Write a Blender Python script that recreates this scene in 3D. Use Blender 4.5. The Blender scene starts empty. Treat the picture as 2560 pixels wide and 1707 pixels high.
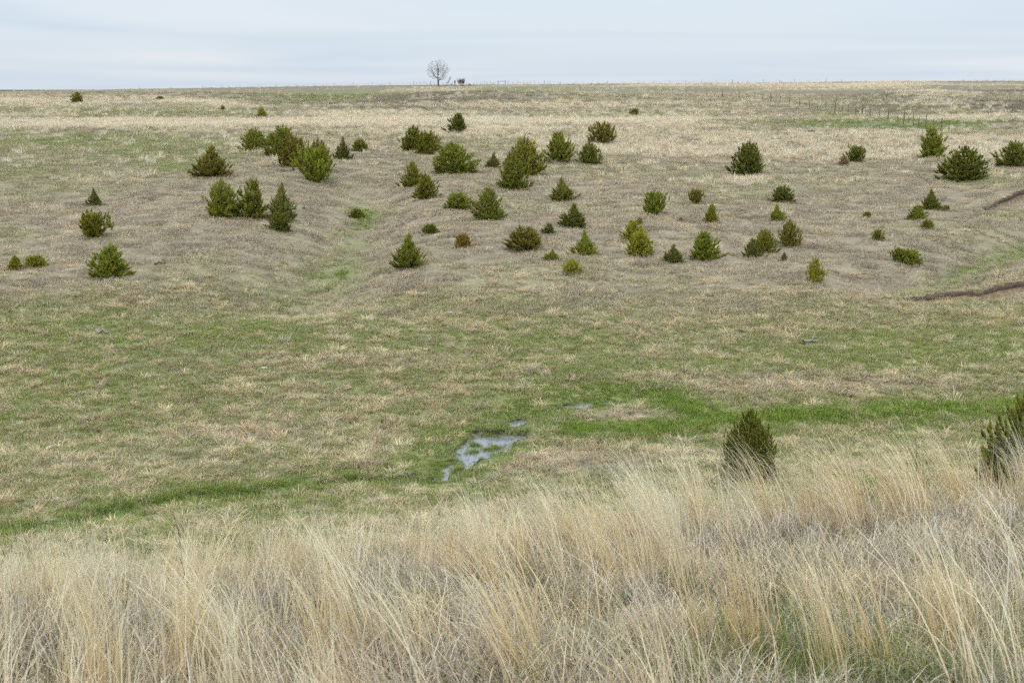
import bpy, math
import numpy as np

# ------------------------------------------------------------------ camera, sky, sun, exposure
F = 3517.0                 # focal length in photograph pixels (2560 wide)
CX, CY = 1280.0, 853.5
EYE_ROW = 216.0            # photograph row of eye level
PITCH = math.atan((CY - EYE_ROW) / F)
CZ = 11.0                  # eye height above datum
SUN_EL, SUN_AZ = 52.0, 205.0   # azimuth clockwise from +Y (north): behind the viewer, a little left

scn = bpy.context.scene
COL = scn.collection
cam_d = bpy.data.cameras.new('camera')
cam_d.sensor_width = 36.0
cam_d.lens = 36.0 * F / 2560.0
cam_d.clip_start = 0.1
cam_d.clip_end = 20000.0
cam_d.dof.use_dof = True
cam_d.dof.focus_distance = 16.0
cam_d.dof.aperture_fstop = 8.0
cam = bpy.data.objects.new('camera', cam_d)
cam.location = (0, 0, CZ)
cam.rotation_euler = (math.pi / 2 - PITCH, 0, 0)
COL.objects.link(cam)
scn.camera = cam

world = bpy.data.worlds.new('World')
scn.world = world
world.use_nodes = True
wn, wl = world.node_tree.nodes, world.node_tree.links
wn.clear()


def N(nodes, typ, **kw):
    n = nodes.new(typ)
    for k, v in kw.items():
        setattr(n, k, v)
    return n


def build_world():
    out = N(wn, 'ShaderNodeOutputWorld')
    bg = N(wn, 'ShaderNodeBackground')
    bg.inputs['Strength'].default_value = 0.1
    sky = N(wn, 'ShaderNodeTexSky', sky_type='NISHITA', sun_disc=False,
            sun_elevation=math.radians(SUN_EL), sun_rotation=math.radians(SUN_AZ))
    sky.air_density = 1.0
    sky.dust_density = 1.5
    tc = N(wn, 'ShaderNodeTexCoord')
    sep = N(wn, 'ShaderNodeSeparateXYZ')
    wl.new(tc.outputs['Generated'], sep.inputs[0])
    # cloud deck: project the view direction on a flat layer overhead
    den = N(wn, 'ShaderNodeMath', operation='MAXIMUM')
    wl.new(sep.outputs['Z'], den.inputs[0]); den.inputs[1].default_value = 0.0
    add = N(wn, 'ShaderNodeMath', operation='ADD')
    wl.new(den.outputs[0], add.inputs[0]); add.inputs[1].default_value = 0.035
    dx = N(wn, 'ShaderNodeMath', operation='DIVIDE'); dy = N(wn, 'ShaderNodeMath', operation='DIVIDE')
    wl.new(sep.outputs['X'], dx.inputs[0]); wl.new(add.outputs[0], dx.inputs[1])
    wl.new(sep.outputs['Y'], dy.inputs[0]); wl.new(add.outputs[0], dy.inputs[1])
    cmb = N(wn, 'ShaderNodeCombineXYZ')
    wl.new(dx.outputs[0], cmb.inputs[0]); wl.new(dy.outputs[0], cmb.inputs[1])
    n1 = N(wn, 'ShaderNodeTexNoise'); n1.inputs['Scale'].default_value = 0.17
    n1.inputs['Detail'].default_value = 4.0; n1.inputs['Roughness'].default_value = 0.42; n1.inputs['Distortion'].default_value = 0.9
    wl.new(cmb.outputs[0], n1.inputs['Vector'])
    ramp = N(wn, 'ShaderNodeValToRGB')
    ramp.color_ramp.elements[0].position = 0.32
    ramp.color_ramp.elements[0].color = (4.85, 5.65, 6.55, 1)    # thin veil
    ramp.color_ramp.elements[1].position = 0.72
    ramp.color_ramp.elements[1].color = (6.0, 6.4, 6.9, 1)    # brighter cloud
    wl.new(n1.outputs['Fac'], ramp.inputs[0])
    # overcast decks are brighter towards the zenith
    el = N(wn, 'ShaderNodeMapRange'); el.interpolation_type = 'SMOOTHSTEP'
    el.inputs['From Min'].default_value = 0.0; el.inputs['From Max'].default_value = 0.9
    el.inputs['To Min'].default_value = 1.0; el.inputs['To Max'].default_value = 2.1
    wl.new(den.outputs[0], el.inputs['Value'])
    br = N(wn, 'ShaderNodeVectorMath', operation='SCALE')
    wl.new(ramp.outputs['Color'], br.inputs[0]); wl.new(el.outputs[0], br.inputs['Scale'])
    # the deck is thinner to the eye near the horizon
    mix = N(wn, 'ShaderNodeMix', data_type='RGBA')
    mix.inputs['Factor'].default_value = 0.86
    wl.new(sky.outputs[0], mix.inputs[6]); wl.new(br.outputs[0], mix.inputs[7])
    wl.new(mix.outputs[2], bg.inputs['Color'])
    wl.new(bg.outputs[0], out.inputs['Surface'])


build_world()

sun_d = bpy.data.lights.new('sun', 'SUN')
sun_d.energy = 1.3
sun_d.angle = math.radians(25)
sun_d.color = (1.0, 0.96, 0.9)
sun = bpy.data.objects.new('sun', sun_d)
COL.objects.link(sun)
sun.rotation_euler = (math.radians(90 - SUN_EL), 0, math.radians(180 - SUN_AZ + 0))

scn.view_settings.view_transform = 'Standard'
scn.view_settings.look = 'None'
scn.view_settings.gamma = 1.0
scn.view_settings.exposure = 0.45
scn.view_settings.use_curve_mapping = False
scn.render.engine = 'CYCLES'
scn.cycles.max_bounces = 3
scn.cycles.use_light_tree = False
world.cycles.sampling_method = 'MANUAL'
world.cycles.sample_map_resolution = 256
scn.cycles.diffuse_bounces = 2
scn.cycles.glossy_bounces = 2
scn.cycles.transmission_bounces = 2
scn.cycles.use_denoising = False
scn.cycles.use_adaptive_sampling = True
scn.cycles.adaptive_threshold = 0.04
scn.cycles.adaptive_min_samples = 16
scn.cycles.sample_clamp_indirect = 4.0

rng = np.random.default_rng(7)
sun_dir = None


# ------------------------------------------------------------------ small maths
def smooth(a, b, x):
    t = np.clip((x - a) / (b - a), 0, 1)
    return t * t * (3 - 2 * t)


def _hash(ix, iy, seed):
    h = (ix.astype(np.int64) * 374761393 + iy.astype(np.int64) * 668265263 + seed * 974634777) & 0xffffffff
    h = ((h ^ (h >> 13)) * 1274126177) & 0xffffffff
    h = ((h ^ (h >> 16)) * 2246822519) & 0xffffffff
    return ((h ^ (h >> 15)) & 0xffffff) / float(0xffffff)


def vnoise(x, y, seed=0):
    ix, iy = np.floor(x), np.floor(y)
    fx, fy = x - ix, y - iy
    fx = fx * fx * (3 - 2 * fx); fy = fy * fy * (3 - 2 * fy)
    a = _hash(ix, iy, seed); b = _hash(ix + 1, iy, seed)
    c = _hash(ix, iy + 1, seed); d = _hash(ix + 1, iy + 1, seed)
    return (a * (1 - fx) + b * fx) * (1 - fy) + (c * (1 - fx) + d * fx) * fy


def fbm(x, y, seed=0, octv=4):
    s, a, t = 0.0, 0.5, 0.0
    for i in range(octv):
        s = s + a * vnoise(x, y, seed + i * 17); t += a
        x = x * 2.03 + 11.3; y = y * 2.03 + 5.7; a *= 0.5
    return s / t * 2 - 1          # about -1..1


def pchip(xk, yk):
    xk, yk = np.array(xk, float), np.array(yk, float)
    h = np.diff(xk); d = np.diff(yk) / h
    m = np.zeros_like(yk)
    m[0], m[-1] = d[0], d[-1]
    for i in range(1, len(xk) - 1):
        if d[i - 1] * d[i] > 0:
            w1, w2 = 2 * h[i] + h[i - 1], h[i] + 2 * h[i - 1]
            m[i] = (w1 + w2) / (w1 / d[i - 1] + w2 / d[i])

    def f(x):
        x = np.clip(x, xk[0], xk[-1])
        i = np.clip(np.searchsorted(xk, x) - 1, 0, len(xk) - 2)
        t = (x - xk[i]) / h[i]
        return ((1 + 2 * t) * (1 - t) ** 2 * yk[i] + t * (1 - t) ** 2 * h[i] * m[i]
                + t * t * (3 - 2 * t) * yk[i + 1] + t * t * (t - 1) * h[i] * m[i + 1])
    return f


def row_z(row, D):            # height below the eye for a ground row seen at distance D
    return -D * math.tan(PITCH + math.atan((row - CY) / F))


PROF = pchip(
    [-40, 0, 3, 6, 9, 12, 16, 20, 26, 30, 34, 41, 45.5, 50, 55, 62, 78, 95, 115, 150, 210, 320, 520, 600, 700, 900, 2500, 6000, 12000],
    [-1.2, -1.65, -2.0, -2.63, -3.3, -4.1, -5.75, -7.4, -9.3, -10.0, row_z(1271, 34), row_z(1108, 41), row_z(1000, 45.5),
     row_z(900, 50), row_z(810, 55), row_z(700, 62), row_z(550, 78), row_z(450, 95), row_z(380, 115), row_z(320, 150),
     row_z(280, 210), row_z(250, 320), row_z(226, 520), row_z(211, 600), -1.5, -7, -7.2, -18, -60])
CR_PX = [-2000, 0, 250, 500, 900, 1300, 1800, 2200, 2560, 4500]
CR_ROW = [233, 229, 226, 221, 214, 211, 207, 203.5, 204, 204]


def H_smooth(x, y):
    x = np.asarray(x, float); y = np.asarray(y, float)
    z = PROF(y)
    px = CX + F * x / np.maximum(y, 30) * math.cos(PITCH)
    rows = np.interp(px, CR_PX, CR_ROW)
    zc = -600 * np.tan(PITCH + np.arctan((rows - CY) / F))
    z = z + (zc - row_z(211, 600)) * smooth(230, 590, y) * (1 - smooth(640, 900, y))
    z = z + (0.115 * np.clip(x, -9, 0) + 0.10 * np.clip(x, 0, 6)) * np.exp(-((y - 12.5) / 4.5) ** 2)
    return z + CZ


BUMPS = []


def H_base(x, y):            # valley, slopes and hills, before the small relief
    z = H_smooth(x, y)
    for bx, by, rx, ry, a in BUMPS:
        z = z + a * np.exp(-((x - bx) / rx) ** 2 - ((y - by) / ry) ** 2)
    return z


def ray(px, py):
    a, b = (px - CX) / F, (CY - py) / F
    cp, sp = math.cos(PITCH), math.sin(PITCH)
    d = np.array([a, cp + b * sp, -sp + b * cp])
    return d / d[1]


_YS = np.concatenate([np.arange(2, 60, 0.02), np.arange(60, 200, 0.05), np.arange(200, 640, 0.25), np.arange(640, 5000, 5)])


def ground_at(px, py, Hf=None, ymin=2.0):
    Hf = Hf or H_base
    d = ray(px, py)
    ys = _YS[_YS >= ymin]
    g = CZ + d[2] * ys - Hf(d[0] * ys, ys)
    k = np.argmax(g <= 0)
    if g[k] > 0:                       # ray passes above the land: stand it on the crest
        k = int(np.argmin(np.where(ys < 640, g, 1e9)))
    y = ys[k]
    x = d[0] * y
    return np.array([x, y, float(Hf(np.array([x]), np.array([y]))[0])])


S = 2560 / 2352.0            # photograph viewed at 2352 px wide -> full pixels


def gd(dx, dy, **k):         # ground point from coordinates read at 2352 px wide
    return ground_at(dx * S, dy * S, **k)


def poly_world(pts):
    return np.array([gd(a, b, ymin=20.0)[:2] for a, b in pts])


def poly_dist(x, y, P):
    best = np.full(np.shape(x), 1e9)
    for (ax, ay), (bx, by) in zip(P[:-1], P[1:]):
        vx, vy = bx - ax, by - ay
        t = np.clip(((x - ax) * vx + (y - ay) * vy) / (vx * vx + vy * vy + 1e-12), 0, 1)
        best = np.minimum(best, np.hypot(x - ax - t * vx, y - ay - t * vy))
    return best


def meander(x, P):           # ragged line of a cut bank
    k = max(1.0, np.mean(P[:, 1]) / 100.0)
    return .28 * k * fbm(np.asarray(x) / (1.7 * k), np.zeros(np.shape(x)), 63, 4)


def poly_side(x, y, P):      # >0 on the far (uphill) side of a left-to-right polyline
    yy = np.interp(x, P[:, 0], P[:, 1])
    return y - yy - meander(x, P)


def inside_dist(x, y, P):    # signed distance to polygon, negative inside
    d = poly_dist(x, y, np.vstack([P, P[:1]]))
    ins = np.zeros(np.shape(x), bool)
    for (ax, ay), (bx, by) in zip(P, np.roll(P, -1, axis=0)):
        c = ((ay > y) != (by > y)) & (x < (bx - ax) * (y - ay) / (by - ay + 1e-12) + ax)
        ins ^= c
    return np.where(ins, -d, d)


# ------------------------------------------------------------------ plan of the land (drawn once, in metres)


def bump(dx, dy, hw, hh, amp):
    c = gd(dx, dy, Hf=H_smooth)
    n, f = gd(dx, dy + hh, Hf=H_smooth), gd(dx, dy - hh, Hf=H_smooth)
    BUMPS.append((c[0], c[1], hw * S * c[1] / F, max((f[1] - n[1]) / 2, 1.0), amp))


bump(2350, 620, 200, 26, 0.75)      # hillock above the near cut bank
bump(560, 400, 260, 60, 0.45)       # shoulder left of the swale
bump(1050, 430, 200, 60, 0.35)
bump(1150, 236, 420, 9, 1.2)        # ridge under the lone tree
bump(200, 232, 380, 8, 1.2)         # ridge top left
bump(1700, 318, 600, 14, 0.7)       # crest of tall dry grass
bump(2050, 285, 320, 9, -1.6)       # hollow behind it
bump(2150, 235, 300, 8, 1.6)
bump(1900, 232, 120, 5, -1.2)
bump(2330, 262, 120, 8, 1.0)
bump(700, 236, 120, 7, -1.6)
bump(560, 300, 500, 10, 0.35)


CREEK = poly_world([(-120, 1232), (0, 1217), (60, 1212), (150, 1198), (260, 1175), (340, 1156), (420, 1143), (500, 1130), (600, 1122), (700, 1113),
                    (800, 1104), (900, 1098), (950, 1091)])
WET = [poly_world(p) for p in (
    [(940, 1092), (1000, 1078), (1050, 1045), (1075, 1005), (1120, 980), (1180, 958), (1240, 938), (1300, 916), (1400, 900), (1480, 905), (1540, 928), (1600, 952), (1700, 975),
     (1800, 962), (2000, 952), (2200, 945), (2420, 935)],
    [(1080, 1062), (1180, 1012), (1260, 995), (1350, 1000), (1500, 995), (1650, 978)])]
CREEK2 = poly_world([(1120, 985), (1180, 962), (1240, 945), (1300, 925)])
POOLS = [poly_world(p) for p in (
    [(1063, 1066), (1054, 1045), (1058, 1030), (1080, 1020), (1090, 1000), (1108, 985), (1118, 993), (1135, 999), (1150, 993), (1175, 996),
     (1198, 1000), (1200, 1006), (1170, 1014), (1150, 1030), (1120, 1044), (1095, 1056), (1080, 1066)],
    [(1000, 1096), (1012, 1082), (1014, 1072), (1002, 1066), (1022, 1064), (1040, 1058), (1050, 1062), (1044, 1072), (1040, 1084), (1046, 1092), (1024, 1098)],
    [(1288, 935), (1300, 924), (1330, 921), (1355, 909), (1385, 907), (1405, 914), (1430, 918), (1400, 924), (1370, 927), (1345, 936), (1310, 938)],
    [(1168, 976), (1176, 966), (1196, 958), (1206, 962), (1196, 972), (1182, 979)])]
for _i, _g in enumerate((.24, .26, .14, .10)):
    _c = POOLS[_i].mean(0); _v = POOLS[_i] - _c
    POOLS[_i] = POOLS[_i] + _v / (np.linalg.norm(_v, axis=1, keepdims=True) + 1e-6) * _g + np.array([0, -_g * .4])
POOL_Z = [float(np.min(H_base(P[:, 0], P[:, 1]))) - 0.03 for P in POOLS]
POOL_Z[0] = min(POOL_Z[0], POOL_Z[1]); POOL_Z[1] = POOL_Z[0] - 0.012
SWALE = poly_world([(850, 420), (835, 460), (822, 500), (800, 550), (760, 590), (725, 625), (700, 670)])
GULLY = poly_world([(2080, 645), (2150, 628), (2220, 603), (2300, 578), (2420, 545)])
BANKS = {}                   # name -> (polyline, step height)
BANKS['near'] = (poly_world([(1990, 654), (2030, 656), (2075, 659), (2150, 661), (2250, 664), (2300, 662), (2352, 657), (2450, 652)]), 0.42)
BANKS['upper'] = (poly_world([(2240, 488), (2275, 481), (2310, 468), (2335, 455), (2370, 447), (2440, 440)]), 0.50)
BANKS['mid'] = (poly_world([(2140, 556), (2175, 549), (2215, 540), (2250, 537), (2290, 543), (2330, 548)]), 0.16)
BANKS['small'] = (poly_world([(1890, 628), (1925, 624), (1960, 628), (2000, 626)]), 0.14)
BANKS['far'] = (poly_world([(1880, 222), (1930, 220), (1970, 229), (2010, 229), (2060, 238), (2090, 236)]), 0.9)
def H(x, y):
    x = np.asarray(x, float); y = np.asarray(y, float)
    z = H_base(x, y)
    z = z + 0.05 * fbm(x / 1.4, y / 1.4, 3, 3) * (1 - smooth(20, 60, y)) * smooth(2, 5, y)
    vm = smooth(24, 30, y) * (1 - smooth(48, 74, y))
    z = z + vm * (0.10 * fbm(x / 3.2, y / 3.2, 5, 4) + 0.07 * np.abs(fbm(x / 0.9, y / 0.9, 8, 2)))
    hm = smooth(48, 74, y) * (1 - smooth(170, 260, y))
    z = z + hm * (0.24 * fbm(x / 14, y / 14, 21, 3) + 0.02 * fbm(x / 1.3, y / 1.3, 9, 2))
    z = z + smooth(140, 240, y) * (1 - .75 * smooth(480, 580, y)) * (1 - smooth(700, 900, y)) * ((0.75 + .5 * smooth(.1, .3, x / np.maximum(y, 1))) * fbm(x / 45, y / 45, 31, 5) + 1.3 * fbm(x / 110 + 3.3, y / 80, 37, 3))
    # swale, gully and creek
    z = z - 1.05 * np.exp(-(poly_dist(x, y, SWALE) / 3.0) ** 2)
    z = z - 0.85 * np.exp(-(poly_dist(x, y, GULLY) / 2.4) ** 2)
    wob = 0.55 + 0.35 * fbm(x / 1.2, y / 1.2, 77, 3)
    z = z - 0.5 * np.exp(-(poly_dist(x, y, CREEK) / (0.60 * np.maximum(wob, 0.25))) ** 4) - 0.15 * np.exp(-(poly_dist(x, y, CREEK) / 1.4) ** 2)
    z = z - 0.15 * np.exp(-(poly_dist(x, y, CREEK2) / 0.8) ** 2)
    for P, st in BANKS.values():
        sc = max(1.0, np.mean(P[:, 1]) / 100.0)
        s = poly_side(x, y, P)
        inx = smooth(P[0, 0] - 1.0 * sc, P[0, 0] + 3 * sc, x) * (1 - smooth(P[-1, 0] - 3 * sc, P[-1, 0] + 1 * sc, x))
        up = smooth(0.04, 0.26 * sc, s) * (1 - smooth(1.0 * sc, 9 * sc, s))
        dn = smooth(-5 * sc, -0.3 * sc, s) * (1 - smooth(0.04, 0.26 * sc, s))
        z = z + inx * st * (0.55 * up - 0.45 * dn)
    wob2 = 0.16 * fbm(x / 0.55, y / 0.55, 91, 3)
    near_any = (x > -12) & (x < 8) & (y > 30) & (y < 52)
    if np.any(near_any):
        xx, yy_, zz, ww = x[near_any], y[near_any], z[near_any], wob2[near_any]
        ds = [inside_dist(xx, yy_, P) + ww for P in POOLS]
        for d, zw in zip(ds, POOL_Z):
            near = 1 - smooth(0.4, 2.0, d)
            zz = zz * (1 - near) + (zw + 0.04 + 0.07 * np.clip(d, -1, 2)) * near
        for d, zw in zip(ds, POOL_Z):
            zz = np.where(d < 0.0, np.minimum(zz, zw - 0.02 + 0.35 * np.maximum(d, -0.4)), zz)
        z = z.copy(); z[near_any] = zz
    return z


def on_land(px, py, ymin=20.0):
    return ground_at(px, py, Hf=H, ymin=ymin)


# ------------------------------------------------------------------ what grows where
def make_blobs(lst):
    out = []
    for dx, dy, hw, hh, a in lst:
        c = gd(dx, dy, ymin=20.0)
        n, f = gd(dx, dy + hh, ymin=20.0), gd(dx, dy - hh, ymin=20.0)
        lv = max(0.5 * (math.log(f[1]) - math.log(n[1])), 0.01)
        out.append((c[0] / c[1], math.log(c[1]), hw * S / F, lv, a))
    return out


def blobsum(x, y, blobs):
    u, v = x / np.maximum(y, 1), np.log(np.maximum(y, 1))
    s = np.zeros(np.shape(x))
    for bu, bv, ru, rv, a in blobs:
        q = ((u - bu) / ru) ** 2 + ((v - bv) / rv) ** 2
        s = s + a * np.exp(-q ** 1.4)
    return s


GREEN_B = make_blobs([
    (250, 770, 420, 45, .24), (90, 730, 200, 35, .14), (620, 760, 250, 30, .14), (2120, 795, 320, 36, .42), (1500, 845, 380, 40, .14),
    (1260, 785, 130, 16, .25), (1850, 850, 240, 24, .12), (900, 800, 200, 18, .1), (300, 900, 500, 40, .1),
    (200, 335, 280, 34, .42), (480, 350, 160, 26, .25), (60, 400, 160, 34, .25), (390, 388, 55, 10, .55), (350, 262, 260, 10, .3),
    (760, 222, 170, 14, .8), (1180, 211, 150, 6, .9), (1420, 214, 110, 5, .5), (850, 280, 160, 10, .3), (1550, 262, 180, 14, .25),
    (2000, 287, 260, 14, .6), (1910, 262, 60, 7, .5), (2150, 300, 170, 10, .7), (2060, 205, 240, 6, .3),
    (2310, 497, 60, 12, .7), (2230, 421, 80, 8, .6), (2000, 790, 150, 20, .15),
    (2040, 950, 260, 26, .5), (1500, 990, 170, 18, .6), (1560, 932, 90, 13, .5), (1230, 992, 90, 22, .6), (1400, 905, 180, 16, .4), (1120, 1015, 110, 45, .5),
    (960, 1075, 100, 20, .4), (1690, 1000, 130, 20, .3), (700, 1140, 600, 25, .1),
    (1430, 957, 115, 12, -1.0), (1900, 882, 420, 24, -.45), (1400, 885, 120, 20, -.25), (1320, 1060, 260, 30, -.35), (420, 1060, 420, 50, -.15),
    (600, 1000, 130, 22, -.3), (1650, 560, 700, 110, -.15), (850, 830, 250, 16, -.3)])
TALL_B = make_blobs([
    (450, 288, 480, 14, .9), (120, 237, 330, 9, .9), (480, 240, 200, 7, .7), (860, 262, 180, 6, .7), (1050, 280, 330, 10, .9), (1150, 305, 260, 9, .8),
    (1250, 245, 420, 7, .9), (1560, 345, 300, 22, .9), (1850, 345, 260, 24, .9), (1750, 320, 500, 14, .9), (2240, 350, 200, 20, .7), (1520, 285, 200, 12, .7), (1700, 262, 300, 12, .45),
    (2060, 197, 320, 5, .9), (2160, 222, 110, 7, .9), (2250, 265, 150, 22, .55), (1900, 205, 200, 5, .5), (2300, 330, 100, 10, .7), (620, 340, 120, 16, .45),
    (1000, 210, 120, 5, .2), (1600, 195, 500, 3, .6),
    (200, 335, 250, 24, -.6), (2080, 290, 240, 9, -.5), (760, 222, 150, 12, -.8)])
DARK_B = make_blobs([(2330, 245, 140, 20, .9), (2150, 248, 240, 16, .8), (2080, 225, 80, 6, .7), (950, 232, 240, 9, .8), (2280, 215, 120, 8, .7), (1950, 228, 120, 6, .5),
                     (2230, 560, 130, 16, .3), (820, 480, 60, 30, .2)])


def zones(x, y):
    n1 = fbm(x / 2.6, y / 2.6, 41, 4); n2 = fbm(x / 7.0, y / 9.0, 43, 4); nf = fbm(x / 30, y / 30, 45, 4)
    big = smooth(110, 200, y)
    nn = n1 * (1 - big) + nf * big
    g = 0.10 + 0.52 * smooth(20, 26, y) * (1 - smooth(50, 66, y)) + 0.08 * smooth(100, 130, y)
    g = g + blobsum(x, y, GREEN_B)
    g = g + np.clip(.60 + 1.3 * n1 + .3 * n2, 0, 1.0) * np.exp(-(poly_dist(x, y, SWALE) / (1.0 + 1.6 * (1 - smooth(60, 74, y)))) ** 2) * smooth(58, 68, y) * (1 - smooth(84, 92, y))
    g = g + (0.65 + .5 * n1) * np.exp(-(poly_dist(x, y, GULLY) / 1.2) ** 2)
    g = g + (.9 + .6 * n1) * np.exp(-(poly_dist(x, y, CREEK) / .75) ** 2) + (.80 + .6 * n1) * np.exp(-(poly_dist(x, y, WET[0]) / 1.05) ** 2) + (.65 + .6 * n1) * np.exp(-(poly_dist(x, y, WET[1]) / .9) ** 2)
    for P in POOLS:
        g = g + 0.8 * (1 - smooth(0.3, 1.3, inside_dist(x, y, P)))
    g = g + 0.20 * nn + 0.30 * n2
    tall = np.minimum(blobsum(x, y, TALL_B), 1.0) * (.8 + .9 * nn) + 0.30 * nn + .25 * n2 * big
    tall = np.where(y > 90, tall, 0.0)
    dark = blobsum(x, y, DARK_B)
    tall = tall * (1 - .55 * np.clip(dark, 0, 1))
    tus = smooth(18, 24, y) * (1 - smooth(48, 66, y)) * np.clip(0.62 + 1.3 * n1 + 0.4 * n2, 0, 1)
    soil = np.zeros(np.shape(x))
    for P, st in BANKS.values():
        sc = max(1.0, np.mean(P[:, 1]) / 100.0)
        s = poly_side(x, y, P)
        inx = smooth(P[0, 0] - 0.5, P[0, 0] + 1.0 * sc, x) * (1 - smooth(P[-1, 0] - 1 * sc, P[-1, 0] + .5, x))
        soil = np.maximum(soil, inx * (.95 if st > .3 else .45) * smooth(-.8 * sc, -0.15 * sc, s + 0.7 * n1 + .4 * n2) * (1 - smooth(0.10 * sc, 0.25 * sc, s)))
    wob = 0.55 + 0.35 * fbm(x / 1.2, y / 1.2, 77, 3)
    mud = np.exp(-(poly_dist(x, y, CREEK) / (0.55 * np.maximum(wob, .25))) ** 4)
    for P in POOLS:
        mud = np.maximum(mud, 1 - smooth(0.02, 0.22, inside_dist(x, y, P)))
    return dict(g=np.clip(g, 0, 1), tall=np.clip(tall, 0, 1), tus=tus, dark=np.clip(dark, 0, 1), soil=soil, mud=mud, n1=n1, n2=n2, nf=nf)


LITTER = np.array([.225, .187, .128]); LITTER2 = np.array([.295, .248, .170]); GREENC = np.array([.19, .225, .075])
TANC = np.array([.58, .49, .34]); DARKC = np.array([.23, .20, .165]); SOILC = np.array([.26, .205, .14]); MUDC = np.array([.055, .042, .03])


def lerp(a, b, t):
    return a + (b - a) * t[..., None]


def ground_colour(x, y):
    z = zones(x, y)
    c = lerp(np.broadcast_to(LITTER, x.shape + (3,)), LITTER2, np.clip(.5 + .6 * z['n1'], 0, 1))
    gf = lerp(np.broadcast_to(GREENC, x.shape + (3,)), np.array([.21, .235, .12]), smooth(60, 140, y))
    gg = np.clip(z['g'] * 0.95, 0, 0.9)
    c = lerp(c, gf, gg)
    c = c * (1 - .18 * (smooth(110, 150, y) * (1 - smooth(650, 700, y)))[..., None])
    c = lerp(c, TANC, np.clip(z['tall'] * smooth(100, 140, y), 0, 1) * 0.85)
    c = lerp(c, DARKC, z['dark'] * 0.85 * np.clip(.6 + .8 * z['nf'], 0, 1))
    c = lerp(c, SOILC, z['soil'])
    c = lerp(c, MUDC, z['mud'])
    # foreground soil under the standing grass
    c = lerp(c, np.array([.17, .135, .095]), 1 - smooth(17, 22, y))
    # ploughed land far beyond the crest
    c = lerp(c, np.array([.10, .075, .065]), smooth(700, 1000, y))
    return c


# ------------------------------------------------------------------ mesh helpers
def mesh_np(name, verts, faces, k, attrs=None, smooth_shade=False):
    """verts (n,3), faces (m,k)."""
    me = bpy.data.meshes.new(name)
    verts = np.ascontiguousarray(verts, np.float32); faces = np.ascontiguousarray(faces, np.int32)
    me.vertices.add(len(verts)); me.vertices.foreach_set('co', verts.ravel())
    me.loops.add(faces.size); me.loops.foreach_set('vertex_index', faces.ravel())
    me.polygons.add(len(faces))
    me.polygons.foreach_set('loop_start', np.arange(0, faces.size, k, dtype=np.int32))
    me.polygons.foreach_set('loop_total', np.full(len(faces), k, np.int32))
    if smooth_shade:
        me.polygons.foreach_set('use_smooth', np.ones(len(faces), bool))
    for an, av in (attrs or {}).items():
        av = np.asarray(av, np.float32)
        if av.ndim == 1:
            a = me.attributes.new(an, 'FLOAT', 'POINT'); a.data.foreach_set('value', av)
        else:
            if av.shape[1] == 3:
                av = np.hstack([av, np.ones((len(av), 1), np.float32)])
            a = me.attributes.new(an, 'FLOAT_COLOR', 'POINT'); a.data.foreach_set('color', av.ravel())
    me.update()
    me.validate()
    return me


def obj(name, me, mat=None, parent=None, loc=None):
    o = bpy.data.objects.new(name, me)
    COL.objects.link(o)
    if mat and me is not None and not me.materials:
        me.materials.append(mat)
    if parent:
        o.parent = parent
    if loc is not None:
        o.location = [float(v) for v in loc]
    return o


def tag(o, label=None, cat=None, group=None, kind=None):
    if label: o['label'] = label
    if cat: o['category'] = cat
    if group: o['group'] = group
    if kind: o['kind'] = kind
    return o


def tubes(paths, radii, sides=5):
    """list of (n,3) paths with (n,) radii -> verts, quads"""
    V, Q, off = [], [], 0
    for P, R in zip(paths, radii):
        P = np.asarray(P, float); n = len(P)
        t = np.gradient(P, axis=0)
        t /= np.linalg.norm(t, axis=1, keepdims=True) + 1e-9
        ref = np.array([0, 0, 1.0]) if abs(t[:, 2].mean()) < 0.8 else np.array([1.0, 0, 0])
        a = np.cross(t, ref); a /= np.linalg.norm(a, axis=1, keepdims=True) + 1e-9
        b = np.cross(t, a)
        ang = np.arange(sides) * 2 * math.pi / sides
        ring = P[:, None, :] + np.asarray(R)[:, None, None] * (a[:, None, :] * np.cos(ang)[None, :, None] + b[:, None, :] * np.sin(ang)[None, :, None])
        V.append(ring.reshape(-1, 3))
        i = np.arange(n - 1)[:, None] * sides; j = np.arange(sides)[None, :]; j2 = (j + 1) % sides
        Q.append((off + np.stack([i + j, i + j2, i + sides + j2, i + sides + j], -1)).reshape(-1, 4))
        off += n * sides
    return np.vstack(V), np.vstack(Q)


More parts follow.
